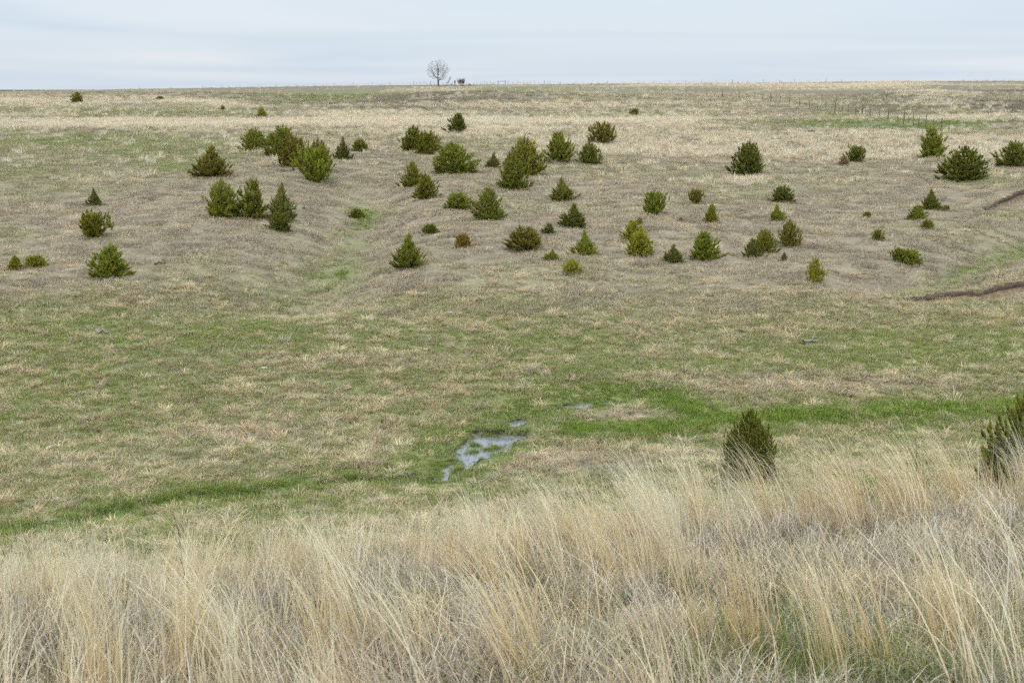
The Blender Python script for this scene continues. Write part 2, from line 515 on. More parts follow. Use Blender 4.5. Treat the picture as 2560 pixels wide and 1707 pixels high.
def ribbons(base, az, lean, curve, length, width, nseg, roll=None, power=1.4, kink=None):
    n = len(az)
    s = np.linspace(0, 1, nseg + 1); sm = 0.5 * (s[1:] + s[:-1])
    th = lean[:, None] + curve[:, None] * sm[None, :] ** power
    if kink is not None:
        th = th + kink
    st = (length / nseg)[:, None]
    hx = np.concatenate([np.zeros((n, 1)), np.cumsum(np.sin(th) * st, 1)], 1)
    hz = np.concatenate([np.zeros((n, 1)), np.cumsum(np.cos(th) * st, 1)], 1)
    P = np.empty((n, nseg + 1, 3))
    P[:, :, 0] = base[:, None, 0] + np.cos(az)[:, None] * hx
    P[:, :, 1] = base[:, None, 1] + np.sin(az)[:, None] * hx
    P[:, :, 2] = base[:, None, 2] + np.maximum(hz, -0.02)
    r = az + math.pi / 2 + (roll if roll is not None else 0)
    w = width[:, None] * (0.08 + 0.92 * (1 - s[None, :] ** 1.6)) * 0.5
    sx, sy = np.cos(r)[:, None] * w, np.sin(r)[:, None] * w
    A, B = P.copy(), P.copy()
    A[:, :, 0] -= sx; A[:, :, 1] -= sy; B[:, :, 0] += sx; B[:, :, 1] += sy
    V = np.stack([A, B], 2).reshape(-1, 3)
    i = (np.arange(n) * (nseg + 1) * 2)[:, None] + (np.arange(nseg) * 2)[None, :]
    Q = np.stack([i, i + 1, i + 3, i + 2], -1).reshape(-1, 4)
    return V, Q, s


# ------------------------------------------------------------------ materials
def new_mat(name):
    m = bpy.data.materials.new(name); m.use_nodes = True
    m.node_tree.nodes.clear()
    return m, m.node_tree.nodes, m.node_tree.links


def mat_ground():
    m, n, l = new_mat('prairie_ground')
    out = N(n, 'ShaderNodeOutputMaterial'); b = N(n, 'ShaderNodeBsdfPrincipled')
    b.inputs['Roughness'].default_value = 0.95; b.inputs['Specular IOR Level'].default_value = 0.1
    at = N(n, 'ShaderNodeAttribute', attribute_name='col')
    tc = N(n, 'ShaderNodeTexCoord')
    no = N(n, 'ShaderNodeTexNoise'); no.inputs['Scale'].default_value = 9.0; no.inputs['Detail'].default_value = 6; no.inputs['Roughness'].default_value = 0.7
    no2 = N(n, 'ShaderNodeTexNoise'); no2.inputs['Scale'].default_value = 0.9; no2.inputs['Detail'].default_value = 6; no2.inputs['Roughness'].default_value = 0.65
    l.new(tc.outputs['Object'], no.inputs['Vector']); l.new(tc.outputs['Object'], no2.inputs['Vector'])
    mr = N(n, 'ShaderNodeMapRange'); mr.inputs['From Min'].default_value = .3; mr.inputs['From Max'].default_value = .7
    mr.inputs['To Min'].default_value = .55; mr.inputs['To Max'].default_value = 1.35
    mr2 = N(n, 'ShaderNodeMapRange'); mr2.inputs['From Min'].default_value = .3; mr2.inputs['From Max'].default_value = .7
    mr2.inputs['To Min'].default_value = .8; mr2.inputs['To Max'].default_value = 1.2
    l.new(no.outputs['Fac'], mr.inputs['Value']); l.new(no2.outputs['Fac'], mr2.inputs['Value'])
    mu = N(n, 'ShaderNodeMath', operation='MULTIPLY'); l.new(mr.outputs[0], mu.inputs[0]); l.new(mr2.outputs[0], mu.inputs[1])
    sc = N(n, 'ShaderNodeVectorMath', operation='SCALE')
    l.new(at.outputs['Color'], sc.inputs[0]); l.new(mu.outputs[0], sc.inputs['Scale'])
    l.new(sc.outputs[0], b.inputs['Base Color'])
    bp = N(n, 'ShaderNodeBump'); bp.inputs['Strength'].default_value = 0.6; bp.inputs['Distance'].default_value = 0.05
    l.new(no.outputs['Fac'], bp.inputs['Height']); l.new(bp.outputs[0], b.inputs['Normal'])
    l.new(b.outputs[0], out.inputs['Surface'])
    return m


def leafy(m, n, l, colour_socket, trans=0.3, rough=0.7):
    out = N(n, 'ShaderNodeOutputMaterial')
    d = N(n, 'ShaderNodeBsdfDiffuse')
    t = N(n, 'ShaderNodeBsdfTranslucent'); mx = N(n, 'ShaderNodeMixShader'); mx.inputs[0].default_value = trans
    l.new(colour_socket, d.inputs['Color']); l.new(colour_socket, t.inputs['Color'])
    l.new(d.outputs[0], mx.inputs[1]); l.new(t.outputs[0], mx.inputs[2]); l.new(mx.outputs[0], out.inputs['Surface'])


def mat_instanced_grass():
    m, n, l = new_mat('grass_tuft')
    a = N(n, 'ShaderNodeAttribute', attribute_name='tint', attribute_type='INSTANCER')
    g = N(n, 'ShaderNodeAttribute', attribute_name='mul')
    r = N(n, 'ShaderNodeAttribute', attribute_name='rnd')
    lt = N(n, 'ShaderNodeMath', operation='LESS_THAN')
    l.new(r.outputs['Fac'], lt.inputs[0]); l.new(a.outputs['Alpha'], lt.inputs[1])
    mx = N(n, 'ShaderNodeMix', data_type='RGBA')
    l.new(lt.outputs[0], mx.inputs['Factor']); l.new(a.outputs['Color'], mx.inputs[6]); mx.inputs[7].default_value = (.245, .30, .078, 1)
    v = N(n, 'ShaderNodeVectorMath', operation='MULTIPLY')
    l.new(mx.outputs[2], v.inputs[0]); l.new(g.outputs['Color'], v.inputs[1])
    leafy(m, n, l, v.outputs[0], 0.28)
    return m


def mat_vertex_grass():
    m, n, l = new_mat('standing_grass')
    a = N(n, 'ShaderNodeAttribute', attribute_name='col')
    leafy(m, n, l, a.outputs['Color'], 0.33, 0.6)
    return m


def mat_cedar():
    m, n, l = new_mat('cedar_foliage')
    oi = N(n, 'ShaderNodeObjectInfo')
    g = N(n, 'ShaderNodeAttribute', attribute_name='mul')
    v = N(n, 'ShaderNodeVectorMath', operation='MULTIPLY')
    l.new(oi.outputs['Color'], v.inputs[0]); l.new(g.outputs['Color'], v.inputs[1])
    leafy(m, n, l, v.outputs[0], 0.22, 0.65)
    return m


def mat_plain(name, col, rough=0.9, scale=6.0, var=0.35, metal=0.0):
    m, n, l = new_mat(name)
    out = N(n, 'ShaderNodeOutputMaterial'); b = N(n, 'ShaderNodeBsdfPrincipled')
    b.inputs['Roughness'].default_value = rough; b.inputs['Specular IOR Level'].default_value = 0.2; b.inputs['Metallic'].default_value = metal
    tc = N(n, 'ShaderNodeTexCoord')
    no = N(n, 'ShaderNodeTexNoise'); no.inputs['Scale'].default_value = scale; no.inputs['Detail'].default_value = 6; no.inputs['Roughness'].default_value = .65
    l.new(tc.outputs['Object'], no.inputs['Vector'])
    rp = N(n, 'ShaderNodeValToRGB')
    rp.color_ramp.elements[0].position = .3; rp.color_ramp.elements[1].position = .7
    rp.color_ramp.elements[0].color = tuple(c * (1 - var) for c in col) + (1,)
    rp.color_ramp.elements[1].color = tuple(c * (1 + var) for c in col) + (1,)
    l.new(no.outputs['Fac'], rp.inputs[0]); l.new(rp.outputs[0], b.inputs['Base Color'])
    bp = N(n, 'ShaderNodeBump'); bp.inputs['Strength'].default_value = .5; bp.inputs['Distance'].default_value = .02
    l.new(no.outputs['Fac'], bp.inputs['Height']); l.new(bp.outputs[0], b.inputs['Normal'])
    l.new(b.outputs[0], out.inputs['Surface'])
    return m


def mat_water():
    m, n, l = new_mat('still_water')
    out = N(n, 'ShaderNodeOutputMaterial'); b = N(n, 'ShaderNodeBsdfPrincipled')
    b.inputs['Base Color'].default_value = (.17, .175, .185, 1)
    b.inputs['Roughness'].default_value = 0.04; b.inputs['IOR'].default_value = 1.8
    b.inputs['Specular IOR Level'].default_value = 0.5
    tc = N(n, 'ShaderNodeTexCoord')
    no = N(n, 'ShaderNodeTexNoise'); no.inputs['Scale'].default_value = 5.0; no.inputs['Detail'].default_value = 3
    l.new(tc.outputs['Object'], no.inputs['Vector'])
    bp = N(n, 'ShaderNodeBump'); bp.inputs['Strength'].default_value = .12; bp.inputs['Distance'].default_value = .02
    l.new(no.outputs['Fac'], bp.inputs['Height']); l.new(bp.outputs[0], b.inputs['Normal'])
    l.new(b.outputs[0], out.inputs['Surface'])
    return m


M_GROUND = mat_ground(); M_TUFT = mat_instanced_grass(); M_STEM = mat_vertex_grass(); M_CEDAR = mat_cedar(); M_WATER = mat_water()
M_BARK = mat_plain('cedar_bark', (.16, .10, .065)); M_DEADWOOD = mat_plain('bleached_wood', (.27, .24, .21), scale=9)
M_TWIG = mat_plain('bare_twigs', (.13, .115, .105)); M_POST = mat_plain('weathered_post', (.15, .13, .115)); M_WIRE = mat_plain('fence_wire', (.2, .19, .18), .5, metal=.6)
M_STONE = mat_plain('pale_stone', (.42, .39, .35), scale=14, var=.2); M_SOIL = mat_plain('bank_soil', (.095, .068, .05), scale=7, var=.5)
M_SOILT = mat_plain('bank_subsoil', (.27, .205, .135), scale=5, var=.3); M_YELLOW = mat_plain('yellow_paint', (.75, .52, .03), .5, var=.1)
M_DARKTWIG = mat_plain('weed_stem', (.10, .075, .06))


# ------------------------------------------------------------------ the land
def build_ground():
    ys = np.concatenate([np.arange(-24, 4, 0.5), np.arange(4, 22, 0.12), np.arange(22, 72, 0.14), np.arange(72, 130, 0.35),
                         np.geomspace(130, 640, 190), np.geomspace(646, 12000, 45)])
    ui = np.linspace(-0.40, 0.40, 330)
    uo = np.concatenate([np.linspace(0.405, 0.6, 24), np.geomspace(0.62, 3.0, 16)])
    us = np.concatenate([-uo[::-1], ui, uo])
    Y, U = np.meshgrid(ys, us, indexing='ij')
    X = (Y + 30) * U
    X = X.ravel(); Yf = Y.ravel()
    Z = H(X, Yf)
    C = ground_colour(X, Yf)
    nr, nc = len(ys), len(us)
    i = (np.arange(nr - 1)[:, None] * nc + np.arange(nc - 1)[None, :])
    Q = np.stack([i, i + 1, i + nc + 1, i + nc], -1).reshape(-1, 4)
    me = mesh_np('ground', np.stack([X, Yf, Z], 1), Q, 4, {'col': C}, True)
    o = obj('ground', me, M_GROUND)
    tag(o, kind='structure')


build_ground()


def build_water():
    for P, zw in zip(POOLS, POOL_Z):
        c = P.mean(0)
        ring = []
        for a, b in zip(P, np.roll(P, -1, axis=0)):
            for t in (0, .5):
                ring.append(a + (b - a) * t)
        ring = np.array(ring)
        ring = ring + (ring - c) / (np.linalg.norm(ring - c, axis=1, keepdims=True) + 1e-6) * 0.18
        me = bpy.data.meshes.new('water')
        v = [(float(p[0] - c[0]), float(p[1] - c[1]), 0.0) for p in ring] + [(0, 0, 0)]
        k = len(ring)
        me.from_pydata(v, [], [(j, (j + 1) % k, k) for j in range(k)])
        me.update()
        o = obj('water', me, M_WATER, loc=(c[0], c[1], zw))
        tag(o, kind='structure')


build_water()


def build_banks():
    for key, (P, st) in BANKS.items():
        far = max(1.0, np.mean(P[:, 1]) / 100.0)
        xs = np.arange(P[0, 0] + 0.8, P[-1, 0] - 0.6, 0.10 * far)
        yy = np.interp(xs, P[:, 0], P[:, 1]) + meander(xs, P)
        nz = fbm(xs / (0.5 * far), yy * 0, 61, 4)
        yc = yy + 0.03 + 0.07 * far * nz
        zt = H(xs, yy + 0.30 * far) + 0.02; zb = H(xs, yy - 0.10 * far) - 0.05
        hgt = np.maximum(zt - zb, 0.02)
        gap = np.clip((.95 if st > .3 else .35) + (.9 if st > .3 else 1.3) * fbm(xs / (1.6 * far), yy * 0 + st * 50, 67, 3), 0.0, 1)
        rows = []
        for f, off in ((0.97, 0.40), (0.9, 0.03), (0.76, -0.02), (0.55, 0.02), (0.36, 0.0), (0.18, -0.06), (-0.1, -0.25)):
            jit = fbm(xs / (0.30 * far), yy * 0 + f * 9, 71, 4) * (1.6 if f == .9 else 1.0)
            rows.append(np.stack([xs, yc + far * (off * 0.8 * gap + 0.05 * jit), zb + hgt * f * gap - .12 * (1 - gap) + 0.03 * jit * far * gap], 1))
        V = np.concatenate(rows, 0)
        n, r = len(xs), len(rows)
        i = np.arange(r - 1)[:, None] * n + np.arange(n - 1)[None, :]
        Q = np.stack([i, i + 1, i + n + 1, i + n], -1).reshape(-1, 4)
        me = mesh_np('eroded_bank', V, Q, 4)
        me.materials.append(M_SOIL); me.materials.append(M_SOILT)
        mi = np.zeros(len(Q), np.int32)
        mi.reshape(r - 1, n - 1)[3:, :] = 1
        me.polygons.foreach_set('material_index', mi)
        tag(obj('eroded_bank', me), kind='structure')


build_banks()


# ------------------------------------------------------------------ grass tufts (uncountable: one object for each kind)
def proto_set(kind, count, nblades, rad, L, lean, curve, W, nseg, wind=None, mulvar=.22, base_dark=.75, square=False):
    c = bpy.data.collections.new(kind)
    for k in range(count):
        r = rad * np.sqrt(rng.random(nblades)); a = rng.random(nblades) * 2 * math.pi
        base = np.stack([r * np.cos(a), r * np.sin(a), np.full(nblades, -0.01)], 1)
        if square:
            base[:, :2] = (rng.random((nblades, 2)) - .5) * 2 * rad
            # blades gather in little bunches
            ctr = (rng.random((nblades // 9 + 1, 2)) - .5) * 2 * rad
            pull = rng.random(nblades) < .75
            base[pull, :2] = (ctr[rng.integers(0, len(ctr), nblades)] + rng.normal(0, .035 if rad < .4 else .06, (nblades, 2)))[pull]
        az = a + rng.normal(0, .7, nblades)
        if wind is not None:
            az = np.where(rng.random(nblades) < .6, wind + rng.normal(0, .5, nblades), az)
        u = lambda lo, hi: lo + (hi - lo) * rng.random(nblades)
        le = u(*lean); cu = u(*curve); ln = u(*L); wd = u(*W)
        V, Q, s = ribbons(base, az, le, cu, ln, wd, nseg, rng.normal(0, .5, nblades))
        m0 = np.clip(1 + rng.normal(0, mulvar, nblades), .45, 1.6)
        hue = rng.normal(0, .06, nblades)
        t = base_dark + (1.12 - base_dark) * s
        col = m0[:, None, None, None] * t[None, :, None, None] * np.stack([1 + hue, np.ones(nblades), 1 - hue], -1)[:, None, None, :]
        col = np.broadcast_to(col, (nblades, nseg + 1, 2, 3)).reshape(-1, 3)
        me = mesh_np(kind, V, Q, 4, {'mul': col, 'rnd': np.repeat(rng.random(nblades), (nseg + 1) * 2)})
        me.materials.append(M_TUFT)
        o = bpy.data.objects.new(kind, me)
        c.objects.link(o)
    return c, count


def scatter_object(name, label, cat, coll, pts, rotz, tilt, scl, tint, green=None, align=False):
    n = len(pts)
    if align:
        e = .35
        sx = (H(pts[:, 0] + e, pts[:, 1]) - H(pts[:, 0] - e, pts[:, 1])) / (2 * e); sy = (H(pts[:, 0], pts[:, 1] + e) - H(pts[:, 0], pts[:, 1] - e)) / (2 * e)
        lx = np.cos(rotz) * sx + np.sin(rotz) * sy; ly = -np.sin(rotz) * sx + np.cos(rotz) * sy
        tilt = tilt + np.stack([np.arctan(ly), -np.arctan(lx)], 1)
    me = bpy.data.meshes.new(name)
    me.vertices.add(n); me.vertices.foreach_set('co', np.ascontiguousarray(pts, np.float32).ravel())
    a = me.attributes.new('rot', 'FLOAT_VECTOR', 'POINT')
    a.data.foreach_set('vector', np.stack([tilt[:, 0], tilt[:, 1], rotz], 1).astype(np.float32).ravel())
    a = me.attributes.new('scl', 'FLOAT_VECTOR', 'POINT'); a.data.foreach_set('vector', scl.astype(np.float32).ravel())
    a = me.attributes.new('pick', 'INT', 'POINT'); a.data.foreach_set('value', rng.integers(0, coll[1], n).astype(np.int32))
    a = me.attributes.new('tint', 'FLOAT_COLOR', 'POINT')
    a.data.foreach_set('color', np.hstack([tint, (green if green is not None else np.zeros(n))[:, None]]).astype(np.float32).ravel())
    o = obj(name, me)
    ng = bpy.data.node_groups.new(name + '_scatter', 'GeometryNodeTree')
    ng.interface.new_socket('Geometry', in_out='INPUT', socket_type='NodeSocketGeometry')
    ng.interface.new_socket('Geometry', in_out='OUTPUT', socket_type='NodeSocketGeometry')
    nn, ll = ng.nodes, ng.links
    gi = nn.new('NodeGroupInput'); go = nn.new('NodeGroupOutput')
    ci = nn.new('GeometryNodeCollectionInfo')
    ci.inputs['Collection'].default_value = coll[0]
    ci.inputs['Separate Children'].default_value = True
    ci.inputs['Reset Children'].default_value = True
    iop = nn.new('GeometryNodeInstanceOnPoints')
    iop.inputs['Pick Instance'].default_value = True

    def named(nm, dt):
        q = nn.new('GeometryNodeInputNamedAttribute'); q.data_type = dt; q.inputs['Name'].default_value = nm
        return q.outputs[0]
    e2r = nn.new('FunctionNodeEulerToRotation')
    ll.new(named('rot', 'FLOAT_VECTOR'), e2r.inputs[0])
    m2p = nn.new('GeometryNodeMeshToPoints')
    ll.new(gi.outputs[0], m2p.inputs[0]); ll.new(m2p.outputs[0], iop.inputs['Points'])
    ll.new(ci.outputs[0], iop.inputs['Instance']); ll.new(named('pick', 'INT'), iop.inputs['Instance Index'])
    ll.new(e2r.outputs[0], iop.inputs['Rotation']); ll.new(named('scl', 'FLOAT_VECTOR'), iop.inputs['Scale'])
    ll.new(iop.outputs[0], go.inputs[0])
    md = o.modifiers.new('scatter', 'NODES'); md.node_group = ng
    tag(o, label, cat, kind='stuff')
    return o


def sample_land(n, y0, y1, half=0.38, pad=1.8):
    # uniform over the wedge of land between two distances
    ys = rng.random(n * 3) * (y1 - y0) + y0
    w = half * ys + pad
    keep = rng.random(n * 3) < w / (half * y1 + pad)
    y = ys[keep][:n]
    x = (rng.random(len(y)) * 2 - 1) * (half * y + pad)
    return x, y


C_SHORT = proto_set('short_blades', 8, 260, .46, (.07, .22), (.1, 1.1), (.3, 1.3), (.009, .016), 2, square=True)
C_TUS = proto_set('tussock', 7, 80, .17, (.2, .5), (.25, 1.0), (.9, 2.0), (.010, .016), 4, mulvar=.24, base_dark=.8)
C_GRN = proto_set('green_tuft', 5, 46, .17, (.08, .26), (.0, .5), (.2, .8), (.008, .013), 3, mulvar=.25, base_dark=.75)
C_TALL = proto_set('tall_clump', 6, 46, .24, (.35, .8), (.02, .3), (.1, .6), (.014, .026), 3, mulvar=.16, base_dark=.9)
C_CURL = proto_set('curled_blades', 8, 420, .30, (.10, .36), (.1, 1.2), (.5, 2.8), (.0034, .0066), 5, mulvar=.34, base_dark=.6, square=True)
C_FGRN = proto_set('fresh_blades', 4, 36, .13, (.10, .30), (.0, .6), (.2, .8), (.0028, .0042), 4, mulvar=.22, base_dark=.7)


def pal(n, cols, w, var=.14):
    cols = np.array(cols)
    i = rng.choice(len(cols), n, p=np.array(w) / sum(w))
    c = cols[i] * (1 + rng.normal(0, var, (n, 1)))
    c2 = cols[rng.choice(len(cols), n, p=np.array(w) / sum(w))]
    t = rng.random((n, 1)) * .5
    return np.clip(c * (1 - t) + c2 * t, .01, .9)


def place(x, y):
    return np.stack([x, y, H(x, y)], 1)


def free_of_water(x, y, m=0.0):
    ok = np.ones(len(x), bool)
    for P in POOLS:
        ok &= inside_dist(x, y, P) > m
    return ok


def build_grass():
    TAN = (.67, .555, .345); STRAW = (.76, .65, .42); GREY = (.55, .48, .35); RUST = (.60, .465, .28)
    G1 = (.31, .355, .10); G2 = (.22, .31, .055); G3 = (.37, .385, .155); GG = (.42, .41, .24)
    # --- short dry grass: valley and hillside
    X, Y, TI, SC, GS = [], [], [], [], []
    for n, y0, y1, sc in ((4000, 25, 60, .85), (10500, 56, 125, 1.0), (11000, 115, 230, 1.55), (10000, 220, 420, 2.5)):
        x, y = sample_land(n, y0, y1)
        z = zones(x, y)
        keep = (rng.random(len(x)) > np.maximum(z['soil'], z['mud']) * 1.1) & free_of_water(x, y, .1)
        x, y = x[keep], y[keep]; g = z['g'][keep]; n1 = z['n1'][keep]
        dry = pal(len(x), ((.60, .51, .35), (.48, .41, .30), (.37, .315, .235), RUST), (1.0, 1.5, 1.3, .2), .2)
        t = dry
        GS.append(np.clip(g * .9 - .04 + rng.normal(0, .06, len(x)), 0, .8))
        t = lerp(t, np.array([.21, .18, .145]), z['dark'][keep] * .8)
        X.append(x); Y.append(y); TI.append(t)
        s = sc * (.7 + .6 * rng.random(len(x)))
        SC.append(np.stack([s, s, s * (.8 + .5 * rng.random(len(x)))], 1))
    x, y = np.concatenate(X), np.concatenate(Y)
    scatter_object('short_grass', 'short dry grey-tan and greening grass over the slopes', 'grass', C_SHORT, place(x, y), rng.random(len(x)) * 6.283,
                   rng.normal(0, .02, (len(x), 2)), np.concatenate(SC), np.concatenate(TI), np.concatenate(GS), True)
    # --- matted tan tussocks in the valley
    x, y = sample_land(40000, 24, 66)
    z = zones(x, y)
    p = z['tus'] * (1.0 - z['g'] * .9) + 0.08 * (y < 60)
    keep = (rng.random(len(x)) < p) & (z['mud'] < .3) & free_of_water(x, y, .35)
    x, y = x[keep], y[keep]
    bx, by = [], []
    for P, st in list(BANKS.values())[:4]:
        k_ = int(np.ptp(P[:, 0]) * 16)
        q = P[0, 0] + np.ptp(P[:, 0]) * rng.random(k_)
        bx.append(q); by.append(np.interp(q, P[:, 0], P[:, 1]) + meander(q, P) + .04 + .5 * rng.random(k_) ** 2)
    nb = sum(len(q) for q in bx)
    x, y = np.concatenate([x] + bx), np.concatenate([y] + by)
    t = pal(len(x), (TAN, GREY, STRAW, RUST, (.50, .38, .24)), (1.2, .7, .6, .5, 1.0))
    s = .40 + .60 * rng.random(len(x)) ** 1.8 + .35 * (rng.random(len(x)) < .05) + .25 * np.clip(np.concatenate([z['n1'][keep], np.zeros(nb)]), 0, 1)
    s[len(s) - nb:] *= .62
    scatter_object('tussock_grass', 'matted tan grass tussocks across the valley floor', 'grass', C_TUS, place(x, y), rng.random(len(x)) * 6.283,
                   rng.normal(0, .12, (len(x), 2)), np.stack([s * 1.1, s * 1.1, s * (.55 + .5 * rng.random(len(x)))], 1), t)
    # --- green tufts along the creek, the swale and the wet hollows
    X, Y, TI, SC = [], [], [], []
    for n, y0, y1, sc in ((72000, 24, 62, .85), (26000, 60, 125, .9), (9000, 125, 420, 2.0)):
        x, y = sample_land(n, y0, y1)
        z = zones(x, y)
        keep = (rng.random(len(x)) < np.clip((z['g'] - .25) * 1.15, 0, .85)) & (z['soil'] < .4) & free_of_water(x, y, -.06)
        keep &= (z['mud'] < .4)
        x, y = x[keep], y[keep]; g = z['g'][keep]
        dw = np.minimum.reduce([poly_dist(x, y, CREEK) / .8, poly_dist(x, y, WET[0]) / 1.1, poly_dist(x, y, WET[1]) / .9, poly_dist(x, y, SWALE) / 1.2] + [np.maximum(inside_dist(x, y, P), 0) / .9 for P in POOLS])
        lush = np.clip(1.25 - dw, 0, 1) * np.clip((g - .3) * 2, 0, 1)
        a = pal(len(x), (G1, G3, GG), (1, 1, .35)); b = pal(len(x), ((.25, .34, .07), G2, (.20, .31, .045), (.17, .26, .045), (.32, .33, .10)), (.9, 1, 1, .5, .4))
        b = b * np.where(y > 60, .78, 1.0)[:, None]
        X.append(x); Y.append(y); TI.append(a * (1 - lush[:, None]) + b * lush[:, None])
        wet = np.ones(len(x))
        for P in POOLS:
            wet = np.minimum(wet, .22 + .78 * smooth(.2, 1.9, inside_dist(x, y, P) + .5 * np.clip(y - P[:, 1].mean(), 0, 1)))
        s = sc * (.55 + .45 * lush + .35 * rng.random(len(x))) * wet
        SC.append(np.stack([s * 1.1, s * 1.1, s], 1))
    # clumps standing in the pool
    ipx = [(1126, 1000, .5), (1090, 1022, .36), (1088, 1036, .36), (1135, 1025, .45), (1125, 1034, .38), (1380, 912, .55), (1350, 914, .35), (1050, 1078, .4), (1370, 921, .4), (1018, 1068, .3)]
    for a, b, r in ipx:
        c = gd(a, b, ymin=20)
        k = 34
        r = r * rng.uniform(.6, 1.25)
        rr = r * np.abs(rng.normal(0, .42, k)); th = rng.random(k) * 6.283
        X.append(c[0] + rr * np.cos(th) * rng.uniform(.7, 1.3)); Y.append(c[1] + rr * np.sin(th) + rng.normal(0, .12))
        TI.append(pal(k, (G2, G1, (.20, .20, .08)), (1, 1, .6))); s = .25 + .35 * rng.random(k)
        SC.append(np.stack([s, s, s * 1.1], 1))
    for P in POOLS[:3]:
        xx = P[:, 0].min() + np.ptp(P[:, 0]) * rng.random(900); yy = P[:, 1].min() - .3 + (np.ptp(P[:, 1]) + .6) * rng.random(900)
        d = inside_dist(xx, yy, P)
        k_ = ((d < .1) & (d > -.22) & (rng.random(900) < .8)) | ((d < -.2) & (rng.random(900) < .09))
        xx, yy = xx[k_], yy[k_]
        X.insert(0, xx); Y.insert(0, yy); TI.insert(0, pal(len(xx), (G1, G2, (.34, .30, .14)), (1, 1, .5)))
        q = .22 + .22 * rng.random(len(xx)); SC.insert(0, np.stack([q * .8, q * .8, q * 1.2], 1))
    x, y = np.concatenate(X), np.concatenate(Y)
    P = place(x, y)
    for Pw, zw in zip(POOLS, POOL_Z):
        ins = inside_dist(x, y, Pw) < .12
        P[ins, 2] = np.maximum(P[ins, 2], zw - .015)
    nI = 34 * len(ipx)
    for q in range(len(ipx)):
        sl = slice(len(P) - nI + q * 34, len(P) - nI + (q + 1) * 34)
        zw = min(POOL_Z, key=lambda v: abs(v - P[sl, 2].mean()))
        P[sl, 2] = np.maximum(P[sl, 2], zw - .02)
    scatter_object('green_grass', 'fresh green grass along the creek, pools and swale', 'grass', C_GRN, P, rng.random(len(x)) * 6.283,
                   rng.normal(0, .1, (len(x), 2)), np.concatenate(SC), np.concatenate(TI))
    # --- tall pale clumps on the upper slopes and the far ridges
    X, Y, TI, SC = [], [], [], []
    for n, y0, y1, sc in ((1000, 48, 95, .62), (50000, 92, 190, .85), (60000, 180, 360, 1.05), (36000, 340, 620, 1.35)):
        x, y = sample_land(n, y0, y1)
        z = zones(x, y)
        p = np.clip(z['tall'] * 1.3 - .12, 0.0, 1) + .035 * (y > 100) + np.where(y < 95, np.clip(z['n2'] - .05, 0, 1), 0)
        keep = (rng.random(len(x)) < p) & (z['soil'] < .3)
        x, y = x[keep], y[keep]
        t = pal(len(x), ((.76, .66, .48), (.70, .60, .43), (.62, .49, .33), (.66, .60, .47)), (1.4, 1, .35, .7), .09)
        X.append(x); Y.append(y); TI.append(t)
        s = sc * (.55 + .6 * rng.random(len(x)))
        SC.append(np.stack([s * 1.5, s * 1.5, s * (.55 + .35 * rng.random(len(x)))], 1))
    x, y = np.concatenate(X), np.concatenate(Y)
    scatter_object('tall_dry_grass', 'tall pale dry grass in bands on the upper slopes', 'grass', C_TALL, place(x, y), rng.random(len(x)) * 6.283,
                   rng.normal(0, .08, (len(x), 2)), np.concatenate(SC), np.concatenate(TI))
    # --- curled thatch under the foreground stems
    x, y = sample_land(760, 4.4, 15.5, .40, 1.3)
    t = pal(len(x), (GREY, (.58, .50, .39), TAN, (.50, .39, .26), (.47, .43, .38)), (1.2, 1.3, 1.1, .6, .5), .12)
    t = t * np.clip(1 + .3 * fbm(x / .8, y / .8, 401, 3), .65, 1.25)[:, None]
    s = .8 + .4 * rng.random(len(x))
    scatter_object('curled_thatch', 'curled grey-tan dead grass matted in the foreground', 'grass', C_CURL, place(x, y), rng.random(len(x)) * 6.283,
                   rng.normal(0, .04, (len(x), 2)), np.stack([s, s, s * (.75 + .6 * rng.random(len(x)))], 1), t, np.full(len(x), .03), True)
    # --- fresh green blades in the foreground, mostly low right
    x, y = sample_land(7000, 4.4, 15.5, .40, 1.3)
    gz = np.exp(-(((x - 1.9) / .95) ** 2 + ((y - 6.0) / 1.0) ** 2) ** 1.2) * .95 + .06 + .5 * np.clip(fbm(x / .9, y / .9, 301, 3) - .15, 0, 1) * (x > .5) * (y < 11)
    keep = rng.random(len(x)) < gz
    x, y = x[keep], y[keep]
    t = pal(len(x), ((.20, .27, .07), (.16, .24, .05), (.28, .30, .13)), (1, 1, .7))
    s = .6 + .5 * rng.random(len(x))
    scatter_object('fresh_grass', 'fresh green blades between the dead foreground grass', 'grass', C_FGRN, place(x, y), rng.random(len(x)) * 6.283,
                   rng.normal(0, .1, (len(x), 2)), np.stack([s, s, s], 1), t)


build_grass()


